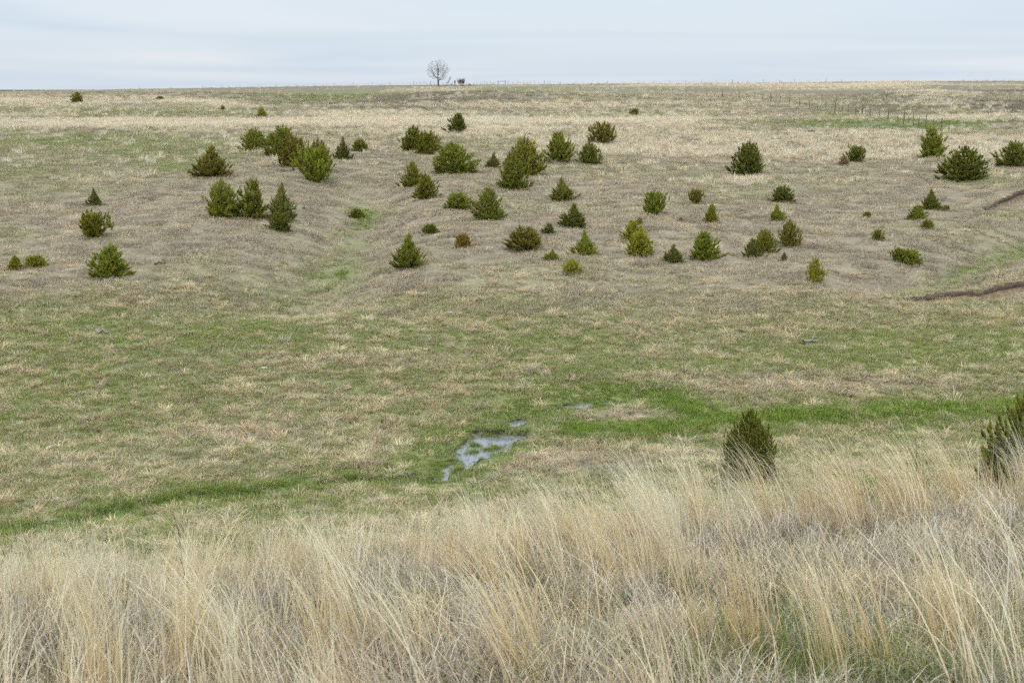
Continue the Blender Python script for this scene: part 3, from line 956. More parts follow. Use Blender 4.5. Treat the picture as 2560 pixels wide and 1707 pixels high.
def build_stems():
    """tall standing foreground grass, every stem its own ribbon"""
    B, AZ, LE, CU, LN, WD, C0 = [], [], [], [], [], [], []

    def dens(x, y):
        d = np.ones(len(x))
        right = smooth(.6, 1.6, x / np.maximum(y, 1) * 8) * (1 - smooth(9.2, 10.8, y))
        d = d * (1 - .86 * right)
        d = d * np.clip(.70 + 1.3 * fbm(x / 1.3, y / 1.3, 203, 3), .08, 1.4)
        d = d * (1 - smooth(15.5, 18.0, y))
        return d

    def leanfield(x, y):
        # wind: stems tip to the left over most of the slope, a little to the right in the far left corner
        px = x / np.maximum(y, 1)
        L = lerp1(-.06, .36, smooth(-.20, .06, px + .35 * (8.5 - y) / 8.5 * .6))
        return L + .10 * fbm(x / 1.7, y / 1.7, 211, 2)

    def lerp1(a, b, t):
        return a + (b - a) * t

    # clumps
    x, y = sample_land(900, 4.2, 17, .40, 1.3)
    d = dens(x, y)
    keep = rng.random(len(x)) < d
    x, y = x[keep], y[keep]
    lf = leanfield(x, y) + rng.normal(0, .09, len(x))
    for cx, cy, l0 in zip(x, y, lf):
        k = int(rng.integers(14, 46))
        r = (.03 + .09 * rng.random()) * np.sqrt(rng.random(k)) * 1.3; a = rng.random(k) * 6.283
        B.append(np.stack([cx + r * np.cos(a), cy + r * np.sin(a)], 1))
        yaw = rng.normal(0, .35)
        lean = l0 + rng.normal(0, .085, k)
        AZ.append(np.where(lean > 0, math.pi, 0) + yaw + rng.normal(0, .3, k)); LE.append(np.abs(lean) * .55)
        CU.append(np.abs(lean) * 1.1 + rng.random(k) ** 2 * .9)
        hmax = .58 + .34 * rng.random() + .10 * float(cx > .1 * cy)
        LN.append(hmax * (.55 + .5 * rng.random(k))); WD.append(.0046 + .0048 * rng.random(k))
        base = np.array([(.82, .68, .43), (.82, .71, .50), (.85, .77, .59), (.68, .60, .47), (.64, .46, .27)][rng.choice(5, p=[.32, .25, .23, .13, .07])])
        C0.append(base[None, :] * (1 + rng.normal(0, .12, (k, 1))))
    # the boldest clumps
    hero = [(-.31, 7.0, .10, .85), (-.26, 6.0, .22, .8), (-.21, 5.9, .42, .8), (-.13, 7.6, .18, .9), (-.08, 6.2, .40, .8), (-.03, 8.6, .12, .95), (.03, 6.2, .45, .85), (.07, 8.4, .40, .95),
            (.11, 9.6, .42, 1.0), (.14, 11.0, .45, 1.0), (.17, 6.4, .38, .95), (.19, 11.4, .5, 1.0), (.22, 11.8, .5, .95), (.25, 11.2, .5, .95), (.29, 11.8, .48, .95), (.33, 11.5, .48, .9),
            (.12, 8.6, .40, .95), (.05, 10.4, .3, .95), (-.17, 9.8, -.12, .85), (-.24, 9.4, -.15, .8), (.27, 5.9, .35, .8), (.33, 6.3, .3, .8)]
    for ra, cy, l0, hm in hero:
        for sub in range(3):
            k = int(rng.integers(24, 48))
            cx_, cy_ = ra * cy + rng.normal(0, .10), cy + rng.normal(0, .15)
            r = .10 * np.sqrt(rng.random(k)); a = rng.random(k) * 6.283
            B.append(np.stack([cx_ + r * np.cos(a), cy_ + r * np.sin(a)], 1))
            lean = l0 + rng.normal(0, .07, k)
            AZ.append(np.where(lean > 0, math.pi, 0) + rng.normal(0, .2) + rng.normal(0, .22, k)); LE.append(np.abs(lean) * .6)
            CU.append(np.abs(lean) * 1.0 + rng.random(k) ** 2 * .5); LN.append(hm * (.72 + .34 * rng.random(k))); WD.append(.0045 + .004 * rng.random(k))
            C0.append(np.array([(.84, .70, .44), (.85, .75, .54), (.82, .66, .40)][rng.integers(0, 3)])[None, :] * (1 + rng.normal(0, .08, (k, 1))))
    # loose stems
    x, y = sample_land(7000, 4.2, 17, .40, 1.3)
    keep = rng.random(len(x)) < dens(x, y) * .9 + .03
    x, y = x[keep], y[keep]; k = len(x)
    lean = leanfield(x, y) + rng.normal(0, .16, k)
    B.append(np.stack([x, y], 1)); AZ.append(np.where(lean > 0, math.pi, 0) + rng.normal(0, .7, k)); LE.append(np.abs(lean) * .55)
    CU.append(np.abs(lean) * .6 + rng.random(k) ** 2 * 1.1); LN.append(.30 + .50 * rng.random(k) ** 1.4); WD.append(.0032 + .0036 * rng.random(k))
    C0.append(pal(k, ((.76, .63, .39), (.70, .60, .45), (.82, .73, .55), (.58, .40, .23)), (1.2, 1, .9, .22), .18))
    # a few very tall culms that stand out above the rest
    x, y = sample_land(150, 4.5, 15, .40, .5)
    keep = rng.random(len(x)) < dens(x, y)
    x, y = x[keep], y[keep]; k = len(x)
    lean = leanfield(x, y) * .7 + rng.normal(0, .12, k)
    B.append(np.stack([x, y], 1)); AZ.append(np.where(lean > 0, math.pi, 0) + rng.normal(0, .4, k)); LE.append(np.abs(lean) * .5)
    CU.append(np.abs(lean) * .5 + .25 * rng.random(k)); LN.append(.95 + .30 * rng.random(k)); WD.append(.003 + .0012 * rng.random(k))
    C0.append(pal(k, ((.60, .50, .26), (.55, .47, .30)), (1, 1), .1))
    xy = np.concatenate(B); n = len(xy)
    base = np.stack([xy[:, 0], xy[:, 1], H(xy[:, 0], xy[:, 1]) - .01], 1)
    az, le, cu, ln, wd, c0 = (np.concatenate(q) for q in (AZ, LE, CU, LN, WD, C0))
    ln = ln * (1 - .17 * smooth(.02, .16, -xy[:, 0] / xy[:, 1]))
    rt = xy[:, 0] / xy[:, 1]
    ln = ln * (1 - .16 * np.exp(-((rt + .03) / .09) ** 2))
    nseg = 7
    kink = np.cumsum(rng.normal(0, .05, (n, nseg)), 1)
    V, Q, s = ribbons(base, az, le, cu, ln, wd, nseg, rng.normal(0, .5, n), 1.8, kink)
    c0 = c0 * np.array([1.0, .985, .94])
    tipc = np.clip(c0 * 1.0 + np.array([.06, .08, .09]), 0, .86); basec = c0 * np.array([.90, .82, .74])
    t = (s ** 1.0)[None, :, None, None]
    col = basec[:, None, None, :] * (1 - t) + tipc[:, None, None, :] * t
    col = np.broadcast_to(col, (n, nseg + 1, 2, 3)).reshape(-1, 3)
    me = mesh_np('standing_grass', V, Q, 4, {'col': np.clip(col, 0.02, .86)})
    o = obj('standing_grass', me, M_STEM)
    tag(o, 'tall golden dry grass leaning in the wind in the foreground', 'grass', kind='stuff')


build_stems()

# ------------------------------------------------------------------ cedars
SHAPES = {
    'cone':   dict(r=[(0, .38), (.12, .49), (.38, .46), (.62, .33), (.82, .17), (.93, .07), (1, .01)], np=110, pl=(.18, .32), e=(12, 78), rag=.17),
    'egg':    dict(r=[(0, .36), (.2, .49), (.5, .48), (.75, .34), (.9, .16), (1, .02)], np=130, pl=(.18, .32), e=(22, 80), rag=.14),
    'fan':    dict(r=[(0, .18), (.25, .36), (.5, .47), (.75, .47), (.92, .36), (1, .16)], np=95, pl=(.26, .42), e=(32, 74), rag=.24),
    'mound':  dict(r=[(0, .42), (.25, .49), (.55, .46), (.8, .34), (1, .14)], np=110, pl=(.24, .38), e=(14, 70), rag=.2),
    'column': dict(r=[(0, .28), (.2, .46), (.45, .48), (.7, .38), (.9, .2), (1, .05)], np=90, pl=(.16, .28), e=(30, 84), rag=.2),
    'leader': dict(r=[(0, .42), (.14, .50), (.35, .47), (.52, .34), (.68, .17), (.84, .06), (1, .01)], np=110, pl=(.18, .32), e=(14, 76), rag=.22),
    'ragged': dict(r=[(0, .36), (.15, .49), (.4, .45), (.7, .31), (.88, .15), (1, .02)], np=74, pl=(.24, .42), e=(16, 72), rag=.32),
    'broad':  dict(r=[(0, .44), (.2, .5), (.45, .48), (.7, .37), (.88, .2), (1, .05)], np=150, pl=(.17, .30), e=(14, 76), rag=.16),
}


def crown_mesh(shape, seed, dense=1.0, spike=1.25):
    R = np.random.default_rng(seed)
    sp = SHAPES[shape]
    tk, rk = zip(*sp['r'])
    V, F3, M = [], [], []
    off = 0
    npl = int(sp['np'] * dense * 1.45)
    ts = (np.arange(npl) + R.random(npl)) / npl
    # more plumes where the crown is wide
    grid = np.linspace(0.02, .985, 200); w = np.interp(grid, tk, rk) + .05
    cdf = np.cumsum(w) / np.sum(w)
    hts = np.interp(ts, cdf, grid)
    az = np.arange(npl) * 2.39996 + R.normal(0, .4, npl)
    lop = R.random() * 6.283
    for t, a in zip(hts, az):
        r = np.interp(t, tk, rk)
        inner = R.random() < .24
        lob = float(vnoise(np.array([a * 1.3 + 50]), np.array([t * 4.0]), seed)[0]) - .5
        rr = r * (.92 + abs(R.normal(0, sp['rag'])) + .55 * lob) * (1 + .12 * math.cos(a - lop))
        if inner: rr *= .35 + .35 * R.random()
        el = math.radians(sp['e'][0] + (sp['e'][1] - sp['e'][0]) * t ** .8 + R.normal(0, 8))
        el = min(max(el, 0.05), 1.52)
        d = np.array([math.cos(a) * math.cos(el), math.sin(a) * math.cos(el), math.sin(el)])
        ln = R.uniform(*sp['pl']) * (1.1 - .45 * t) / dense ** .38
        tip = np.array([math.cos(a) * rr, math.sin(a) * rr, min(t * (1 + R.normal(0, .05)), 1.0)])
        st = tip - d * ln
        st[2] = max(st[2], 0.01)
        ax = tip - st
        L = np.linalg.norm(ax); ax /= L + 1e-9
        p = np.cross(ax, [0, 0, 1.0] if abs(ax[2]) < .9 else [1.0, 0, 0]); p /= np.linalg.norm(p); q = np.cross(ax, p)
        k = 26
        s = np.sort(R.random(k)) ** .8
        ang = R.random(k) * 6.283
        spread = (.85 - .50 * s) * R.uniform(.7, 1.2, k)
        sd = ax[None] + spread[:, None] * (np.cos(ang)[:, None] * p + np.sin(ang)[:, None] * q) + np.array([0, 0, .12])
        sd /= np.linalg.norm(sd, axis=1, keepdims=True)
        sl = L * (.46 - .22 * s) * R.uniform(.7, 1.3, k)
        b = st[None] + ax[None] * (s * L * .86)[:, None]
        wd = sl * .13 * spike * R.uniform(.8, 1.2, k)
        e1 = np.cross(sd, [0.31, 0.52, 0.79]); e1 /= np.linalg.norm(e1, axis=1, keepdims=True) + 1e-9
        e2 = np.cross(sd, e1)
        vv = np.empty((k, 4, 3))
        mid = b + sd * (sl * .3)[:, None]
        for j in range(3):
            an = j * 2.0944
            vv[:, j] = mid + wd[:, None] * (math.cos(an) * e1 + math.sin(an) * e2)
        vv[:, 0] = b + wd[:, None] * .3 * e1
        vv[:, 3] = b + sd * sl[:, None]
        vv[:, :, 2] = np.maximum(vv[:, :, 2], 0.004)
        V.append(vv.reshape(-1, 3))
        i = off + np.arange(k)[:, None] * 4
        F3.append(np.concatenate([i + np.array([[0, 1, 3]]), i + np.array([[1, 2, 3]]), i + np.array([[2, 0, 3]])], 0))
        pm = 1 + R.normal(0, .14)
        hue = R.normal(0, .05)
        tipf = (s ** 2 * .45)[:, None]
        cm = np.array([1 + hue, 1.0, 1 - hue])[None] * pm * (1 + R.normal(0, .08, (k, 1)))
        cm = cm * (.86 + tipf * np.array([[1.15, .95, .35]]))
        M.append(np.repeat(cm[:, None, :], 4, 1).reshape(-1, 3))
        off += 4 * k
    # twiggy foliage filling the inside of the crown
    k = int(700 * dense)
    t = np.interp(R.random(k), cdf, grid) * .86
    a = R.random(k) * 6.283; rr = np.interp(t, tk, rk) * .62 * np.sqrt(R.random(k))
    b = np.stack([rr * np.cos(a), rr * np.sin(a), t], 1)
    sd = np.stack([np.cos(a) * .7, np.sin(a) * .7, .5 + .6 * t], 1) + R.normal(0, .45, (k, 3))
    sd /= np.linalg.norm(sd, axis=1, keepdims=True)
    sl = R.uniform(.07, .14, k) / dense ** .33; wd = sl * .2
    e1 = np.cross(sd, [0.31, 0.52, 0.79]); e1 /= np.linalg.norm(e1, axis=1, keepdims=True) + 1e-9
    e2 = np.cross(sd, e1)
    vv = np.stack([b + wd[:, None] * e1, b + wd[:, None] * (-.5 * e1 + .87 * e2), b + wd[:, None] * (-.5 * e1 - .87 * e2), b + sd * sl[:, None]], 1)
    vv[:, :, 2] = np.maximum(vv[:, :, 2], 0.004)
    V.append(vv.reshape(-1, 3)); i = off + np.arange(k)[:, None] * 4
    F3.append(np.concatenate([i + np.array([[0, 1, 3]]), i + np.array([[1, 2, 3]]), i + np.array([[2, 0, 3]])], 0))
    M.append(np.repeat((1 + R.normal(0, .12, (k, 1))) * np.ones((k, 3)), 4, 0))
    VV = np.vstack(V)
    rad = np.percentile(np.hypot(VV[:, 0], VV[:, 1]), 98.5)
    VV = VV * np.array([.5 / rad, .5 / rad, 1 / VV[:, 2].max()])
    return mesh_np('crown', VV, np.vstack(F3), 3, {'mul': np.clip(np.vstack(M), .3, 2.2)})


def trunk_mesh(seed, hgt=.8, r=.035):
    R = np.random.default_rng(seed)
    z = np.linspace(-.03, hgt, 7)
    main = np.stack([np.cumsum(R.normal(0, .008, 7)), np.cumsum(R.normal(0, .008, 7)), z], 1)
    paths, rad = [main], [r * (1 - np.linspace(0, .85, 7))]
    for i in range(12):
        t = .08 + .6 * i / 12
        a = i * 2.4 + R.normal(0, .3)
        st = np.array([np.interp(t * hgt, z, main[:, 0]), np.interp(t * hgt, z, main[:, 1]), t * hgt])
        ln = .30 * (1 - .6 * t)
        e = st + np.array([math.cos(a) * ln, math.sin(a) * ln, ln * .45])
        m = (st + e) / 2 + np.array([0, 0, -.02])
        paths.append(np.array([st, m, e])); rad.append(np.array([.012, .008, .003]))
    V, Q = tubes(paths, rad, 5)
    return mesh_np('trunk', V, Q, 4)


CROWNS = {k: [crown_mesh(k, 100 + i * 7 + j) for j in range(2)] for i, k in enumerate(SHAPES)}
TRUNKS = [trunk_mesh(500 + i) for i in range(4)]
KOL = {'dk': (.120, .130, .026), 'md': (.148, .160, .028), 'gr': (.170, .192, .028), 'yl': (.225, .222, .032), 'br': (.172, .150, .034), 'gy': (.142, .146, .042),
       'or': (.260, .180, .038), 'bn': (.20, .14, .08), 'ol': (.168, .168, .030)}
K3 = 900 / 2352.0
CROP = {1: (0, 100), 2: (850, 100), 3: (1660, 100)}
GRP = 'young cedars scattered over the far slope'
CEDARS = [
    # crop, centre x, base y, top y, width, shape, colour, label
    (1, 508, 422, 345, 85, 'ragged', 'ol', 'dark olive cedar alone on the ridge at the far upper left'),
    (1, 1047, 405, 370, 58, 'mound', 'dk', 'small dark round cedar on the upper left ridge, second from the left up there'),
    (1, 1455, 466, 430, 40, 'cone', 'ol', 'tiny cedar in pale grass on the upper left ridge, left of a cone-shaped one'),
    (1, 1715, 520, 437, 75, 'cone', 'yl', 'small neat cone-shaped cedar in the pale grass band above the left cedar row'),
    (1, 1655, 735, 575, 178, 'broad', 'md', 'leftmost cedar of the row above the green swale'),
    (1, 1775, 720, 610, 90, 'egg', 'md', 'small cedar squeezed between two big ones at the left of the upper row'),
    (1, 1850, 765, 560, 195, 'broad', 'md', 'big cedar second in the upper left row, behind a bronze one'),
    (1, 2085, 870, 645, 150, 'egg', 'dk', 'dark cedar half hidden behind the front cedar of the upper left row'),
    (1, 1935, 835, 620, 175, 'fan', 'br', 'bronze-gold cedar in the middle of the upper left row'),
    (1, 2060, 932, 680, 215, 'fan', 'gr', 'large light green cedar at the front of the upper left row beside the swale'),
    (1, 2238, 785, 635, 122, 'leader', 'gy', 'narrow grey-green cedar standing free right of the upper left row'),
    (1, 1380, 897, 690, 255, 'leader', 'br', 'wide brownish cedar with a thin pointed leader beside a bright green patch'),
    (1, 623, 1085, 965, 112, 'leader', 'gy', 'small dark pointed cedar on the left slope above a fan-shaped one'),
    (1, 605, 1295, 1110, 205, 'fan', 'yl', 'yellow-green fan-shaped cedar on the left slope'),
    (1, 718, 1552, 1325, 248, 'cone', 'gr', 'bright green cone-shaped cedar lowest on the left slope'),
    (1, 97, 1505, 1403, 98, 'cone', 'yl', 'small pale cedar nearest the left edge of the picture'),
    (1, 228, 1482, 1400, 142, 'mound', 'yl', 'low rounded yellow-green cedar second from the left edge'),
    (1, 1450, 1158, 905, 188, 'egg', 'md', 'egg-shaped cedar, left one of the three standing side by side'),
    (1, 1655, 1165, 910, 205, 'ragged', 'md', 'ragged green cedar, middle one of the three standing side by side'),
    (1, 1835, 1180, 930, 172, 'leader', 'gy', 'grey-green cedar with tall leader, right one of the three side by side'),
    (1, 1833, 1247, 1115, 148, 'mound', 'dk', 'low dark cedar in front of the right one of the three'),
    (2, 130, 735, 645, 120, 'mound', 'ol', 'low round cedar at the head of the green swale'),
    (2, 108, 1165, 1100, 96, 'mound', 'dk', 'small dark shrubby cedar sitting in the green swale'),
    (2, 478, 735, 560, 160, 'egg', 'md', 'left cedar of the touching pair on the upper slope'),
    (2, 570, 748, 590, 168, 'mound', 'ol', 'right, yellower cedar of the touching pair on the upper slope'),
    (2, 735, 875, 665, 252, 'broad', 'gr', 'broad green cedar just right of the touching pair'),
    (2, 773, 612, 480, 128, 'ragged', 'dk', 'lone dark cedar in tall pale grass below the bare tree'),
    (2, 480, 960, 795, 128, 'ragged', 'ol', 'rear cedar of the overlapping two below the touching pair'),
    (2, 562, 1038, 870, 158, 'cone', 'ol', 'front cedar of the overlapping two below the touching pair'),
    (2, 1000, 842, 735, 98, 'leader', 'gy', 'small grey-green cedar left of the tall brownish one'),
    (2, 1218, 885, 625, 205, 'egg', 'ol', 'tallest brownish cedar at the middle of the slope, behind another'),
    (2, 1125, 978, 735, 205, 'ragged', 'md', 'arching green cedar in front of the tall brownish one'),
    (2, 1430, 802, 600, 212, 'ragged', 'md', 'broad ragged cedar right of the tall brownish one'),
    (2, 1628, 812, 668, 145, 'egg', 'dk', 'compact dark cedar below the edge of the pale grass'),
    (2, 1722, 688, 535, 178, 'fan', 'br', 'olive-brown cedar standing in pale grass above a compact dark one'),
    (2, 1923, 505, 448, 58, 'fan', 'dk', 'small dark cedar alone far up in the pale grass right of centre'),
    (2, 1455, 1052, 900, 158, 'leader', 'md', 'pointed cedar below the broad ragged one'),
    (2, 770, 1108, 988, 178, 'mound', 'gr', 'low wide green cedar beside a tall cone-shaped one'),
    (2, 963, 1172, 950, 182, 'cone', 'md', 'full cone-shaped cedar in the middle of the slope'),
    (2, 1530, 1227, 1065, 158, 'leader', 'dk', 'dark pointed cedar in the middle of the slope, right of a cone-shaped one'),
    (2, 2050, 1140, 980, 158, 'fan', 'gr', 'upright fan-shaped green cedar standing free right of the middle'),
    (2, 593, 1268, 1198, 105, 'mound', 'gr', 'small bright cedar with orange tips near the swale'),
    (2, 800, 1357, 1258, 125, 'mound', 'or', 'small orange-tinged cedar low on the slope'),
    (2, 1207, 1375, 1210, 252, 'mound', 'br', 'very wide dark brownish cedar low on the slope'),
    (2, 1365, 1272, 1198, 86, 'ragged', 'gy', 'small grey cedar at the right shoulder of the wide brownish one'),
    (2, 445, 1492, 1260, 218, 'leader', 'md', 'large pointed cedar lowest beside the swale, right of it'),
    (2, 1607, 1408, 1240, 158, 'leader', 'gr', 'green cedar with a tall thin leader low in the middle'),
    (2, 1385, 1440, 1365, 90, 'leader', 'gr', 'tiny cedar with a brown leader low on the slope'),
    (2, 1512, 1532, 1425, 126, 'egg', 'yl', 'small yellow-green egg-shaped cedar, lowest of the middle group'),
    (2, 1955, 1210, 1160, 46, 'ragged', 'br', 'tiny brownish cedar just above a yellowish pair'),
    (2, 1912, 1310, 1175, 160, 'ragged', 'yl', 'rear cedar of the yellowish pair right of the middle'),
    (2, 1950, 1410, 1235, 198, 'egg', 'yl', 'front cedar of the yellowish pair right of the middle'),
    (2, 2225, 1185, 1158, 26, 'cone', 'md', 'tiny green sprout of a cedar below the upright fan-shaped one'),
    (3, 208, 1068, 970, 116, 'fan', 'br', 'small brown cedar on the bare slope right of the fan-shaped one'),
    (3, 303, 1198, 1065, 98, 'cone', 'yl', 'small narrow yellow cone-shaped cedar on the bare slope'),
    (3, 65, 1455, 1330, 122, 'leader', 'gy', 'small grey-green cedar low on the slope left of a lopsided one'),
    (3, 255, 1437, 1245, 195, 'ragged', 'gr', 'lopsided green cedar with long low arms low on the slope'),
    (3, 575, 1425, 1295, 118, 'ragged', 'gy', 'left, greyer cedar of the two leaning together low on the right slope'),
    (3, 650, 1385, 1225, 135, 'egg', 'ol', 'right, greener cedar of the two leaning together low on the right slope'),
    (3, 818, 1348, 1170, 148, 'egg', 'br', 'golden-olive egg-shaped cedar beside the two leaning together'),
    (3, 770, 1060, 950, 138, 'mound', 'dk', 'dark low cedar directly above a small pointed one right of the middle'),
    (3, 740, 1187, 1070, 104, 'leader', 'gr', 'small pointed green cedar directly below a dark low one'),
    (3, 555, 878, 655, 208, 'egg', 'dk', 'large dark spiky cedar alone at the lower edge of the pale grass'),
    (3, 1250, 805, 685, 130, 'fan', 'dk', 'dark fan-shaped cedar in pale grass with a brown shrub beside it'),
    (3, 1748, 785, 570, 195, 'ragged', 'md', 'tall open-branched cedar at upper right behind the biggest one'),
    (3, 1963, 922, 695, 295, 'broad', 'dk', 'biggest broad dark cedar at the upper right'),
    (3, 2290, 832, 660, 195, 'broad', 'dk', 'dark cedar cut by the right edge on the upper slope'),
    (3, 1740, 1112, 975, 124, 'leader', 'dk', 'dark pointed cedar, topmost of the small group near the upper cut bank'),
    (3, 1655, 1178, 1075, 112, 'cone', 'gr', 'green cone-shaped cedar left in the small group near the upper cut bank'),
    (3, 1722, 1238, 1170, 82, 'mound', 'ol', 'lowest small cedar of the group near the upper cut bank'),
    (3, 1845, 1120, 1080, 55, 'fan', 'yl', 'tiny spindly yellow cedar beside the group near the upper cut bank'),
    (3, 1328, 1167, 1120, 56, 'fan', 'br', 'tiny brownish cedar alone on the bare right slope'),
    (3, 1392, 1312, 1235, 88, 'fan', 'ol', 'small two-pronged cedar alone on the right slope'),
    (3, 785, 1447, 1385, 42, 'cone', 'bn', 'tiny dead brown cedar low on the right slope'),
    (3, 985, 1592, 1415, 106, 'column', 'yl', 'yellowish columnar cedar lowest on the right slope'),
    (3, 960, 617, 590, 75, 'mound', 'dk', 'low dark cedar peeping over the pale grass crest on the right'),
    (3, 1175, 826, 757, 64, 'ragged', 'bn', 'small brown shrubby cedar beside a dark fan-shaped one in pale grass'),
]


def cedar(p, h, w, shape, colour, label, k, crown=None, lean=(0, 0), group=GRP, rotz=None):
    root = bpy.data.objects.new('cedar_tree', None)
    COL.objects.link(root)
    root.location = [float(v) for v in p]
    root.rotation_euler = (lean[0], lean[1], rotz if rotz is not None else (k * 2.399) % 6.283)
    root.empty_display_size = .2
    c = obj('crown', crown or CROWNS[shape][k % 2], M_CEDAR, root)
    a_ = .12 * math.sin(k * 7.13)
    c.scale = (w * (1 + a_), w * (1 - a_), h)
    if lean == (0, 0):
        root.rotation_euler[0] = .06 * math.sin(k * 3.7); root.rotation_euler[1] = .06 * math.sin(k * 5.9)
    v = 1.08 + .12 * math.sin(k * 12.9898)
    c.color = (colour[0] * v, colour[1] * v, colour[2] * v, 1)
    t = obj('trunk', TRUNKS[k % 4], M_BARK, root)
    t.scale = (w * .9, w * .9, h)
    tag(root, label, 'cedar', group)
    return root


def build_cedars():
    cp = math.cos(PITCH)
    for k, (c, cx, by, ty, w, shape, col, label) in enumerate(CEDARS):
        ox, oy = CROP[c]
        px, pb, pt = ox + cx * K3, oy + by * K3, oy + ty * K3
        g = on_land(px, pb - 1.5, ymin=40)
        m = g[1] / F / cp * 1.0
        cedar(g - np.array([0, 0, .02]), (pb - pt) * m * 1.03, w * K3 * m * 1.2, shape, KOL[col], label, k)
    # the sprawling cedar on the gully shoulder: two low crowns on one root, leaning downhill
    ox, oy = CROP[3]
    g = on_land(ox + 1590 * K3, oy + 1455 * K3, ymin=40)
    m = g[1] / F
    r = cedar(g - np.array([0, 0, .1]), 110 * K3 * m * 1.1, 190 * K3 * m, 'mound', KOL['gr'], 'low sprawling green cedar leaning over the gully shoulder on the right', 77, lean=(0, .30), rotz=0)
    c = obj('crown', CROWNS['fan'][1], M_CEDAR, r, (-75 * K3 * m, .1, .05)); c.scale = (120 * K3 * m, 120 * K3 * m, 95 * K3 * m); c.color = KOL['gr'] + (1,)
    # two nearer cedars behind the foreground grass
    big1, big2 = crown_mesh('egg', 901, 4.2, 1.7), crown_mesh('broad', 902, 4.4, 1.7)
    d = ray(1880, 1230); yb = 37.0
    p = np.array([d[0] * yb, yb, 0]); p[2] = float(H(p[0:1], p[1:2])[0])
    ztop = CZ + ray(1880, 1022)[2] * yb
    cedar(p, ztop - p[2], 158 / F * yb, 'egg', KOL['dk'], 'nearer olive-green cedar rising behind the foreground grass, right of the pools', 5, big1, group='nearer cedars behind the foreground grass')
    d = ray(2578, 1200); yb = 34.0
    p = np.array([d[0] * yb, yb, 0]); p[2] = float(H(p[0:1], p[1:2])[0])
    ztop = CZ + ray(2560, 950)[2] * yb
    cedar(p, ztop - p[2], 270 / F * yb, 'broad', KOL['dk'], 'nearest dark cedar at the right edge behind the foreground grass', 6, big2, group='nearer cedars behind the foreground grass')


build_cedars()


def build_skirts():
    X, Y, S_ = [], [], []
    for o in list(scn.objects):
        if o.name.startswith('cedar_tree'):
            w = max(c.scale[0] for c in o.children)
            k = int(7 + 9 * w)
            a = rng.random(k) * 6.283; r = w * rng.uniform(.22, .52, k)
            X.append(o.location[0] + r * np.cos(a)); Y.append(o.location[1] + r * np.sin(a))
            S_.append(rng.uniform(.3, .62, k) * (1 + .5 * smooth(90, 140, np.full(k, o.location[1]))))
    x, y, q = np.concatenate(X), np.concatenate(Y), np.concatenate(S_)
    t = pal(len(x), ((.36, .30, .20), (.50, .42, .28), (.28, .23, .16), (.30, .30, .13)), (1, 1, 1, .5))  # darker brown tints put contact shade into the grass under the cedars
    scatter_object('contact_shade_grass', 'rank dry grass around the feet of the cedars, darkened as contact shade', 'grass', C_TUS, place(x, y), rng.random(len(x)) * 6.283,
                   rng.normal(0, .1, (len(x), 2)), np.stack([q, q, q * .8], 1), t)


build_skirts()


# ------------------------------------------------------------------ bare tree, shrub, fences and ruins on the horizon
def bare_branches(seed, h, w, levels, trunk_r, fork=.22, nlimb=5, spread=.75, min_r=.02):
    R = np.random.default_rng(seed)
    paths, rad = [], []

    def grow(p, d, ln, r, lev):
        n = 4
        pts = [p]
        dd = d.copy()
        for i in range(n):
            dd = dd + R.normal(0, .10, 3) + np.array([0, 0, .05])
            dd /= np.linalg.norm(dd)
            pts.append(pts[-1] + dd * ln / n)
        pts = np.array(pts)
        paths.append(pts); rad.append(np.maximum(np.linspace(r, r * .5, n + 1), min_r))
        if lev >= levels: return
        k = nlimb if lev == 0 else 5
        for j in range(k):
            t = (.55 if lev == 0 else .35) + (.45 if lev == 0 else .65) * (j + R.random() * .6) / k
            t = min(t, 1)
            b = np.array([np.interp(t * n, np.arange(n + 1), pts[:, q]) for q in range(3)])
            a = j * 2.4 + R.random() * 2
            side = np.cross(dd, [math.cos(a), math.sin(a), .3]); side /= np.linalg.norm(side)
            s = spread * R.uniform(.6, 1.15)
            nd = dd * math.cos(s) + side * math.sin(s); nd /= np.linalg.norm(nd)
            grow(b, nd, ln * (R.uniform(1.15, 1.55) if lev == 0 else R.uniform(.5, .72)), r * (.55 if lev == 0 else .5), lev + 1)
    grow(np.array([0, 0, -.1]), np.array([0, 0, 1.0]), h * fork, trunk_r, 0)
    P = np.vstack(paths)
    sx = w / max(np.ptp(P[:, 0]), .1); sz = h / P[:, 2].max()
    out = [q * np.array([sx, sx, sz]) for q in paths]
    return out, rad


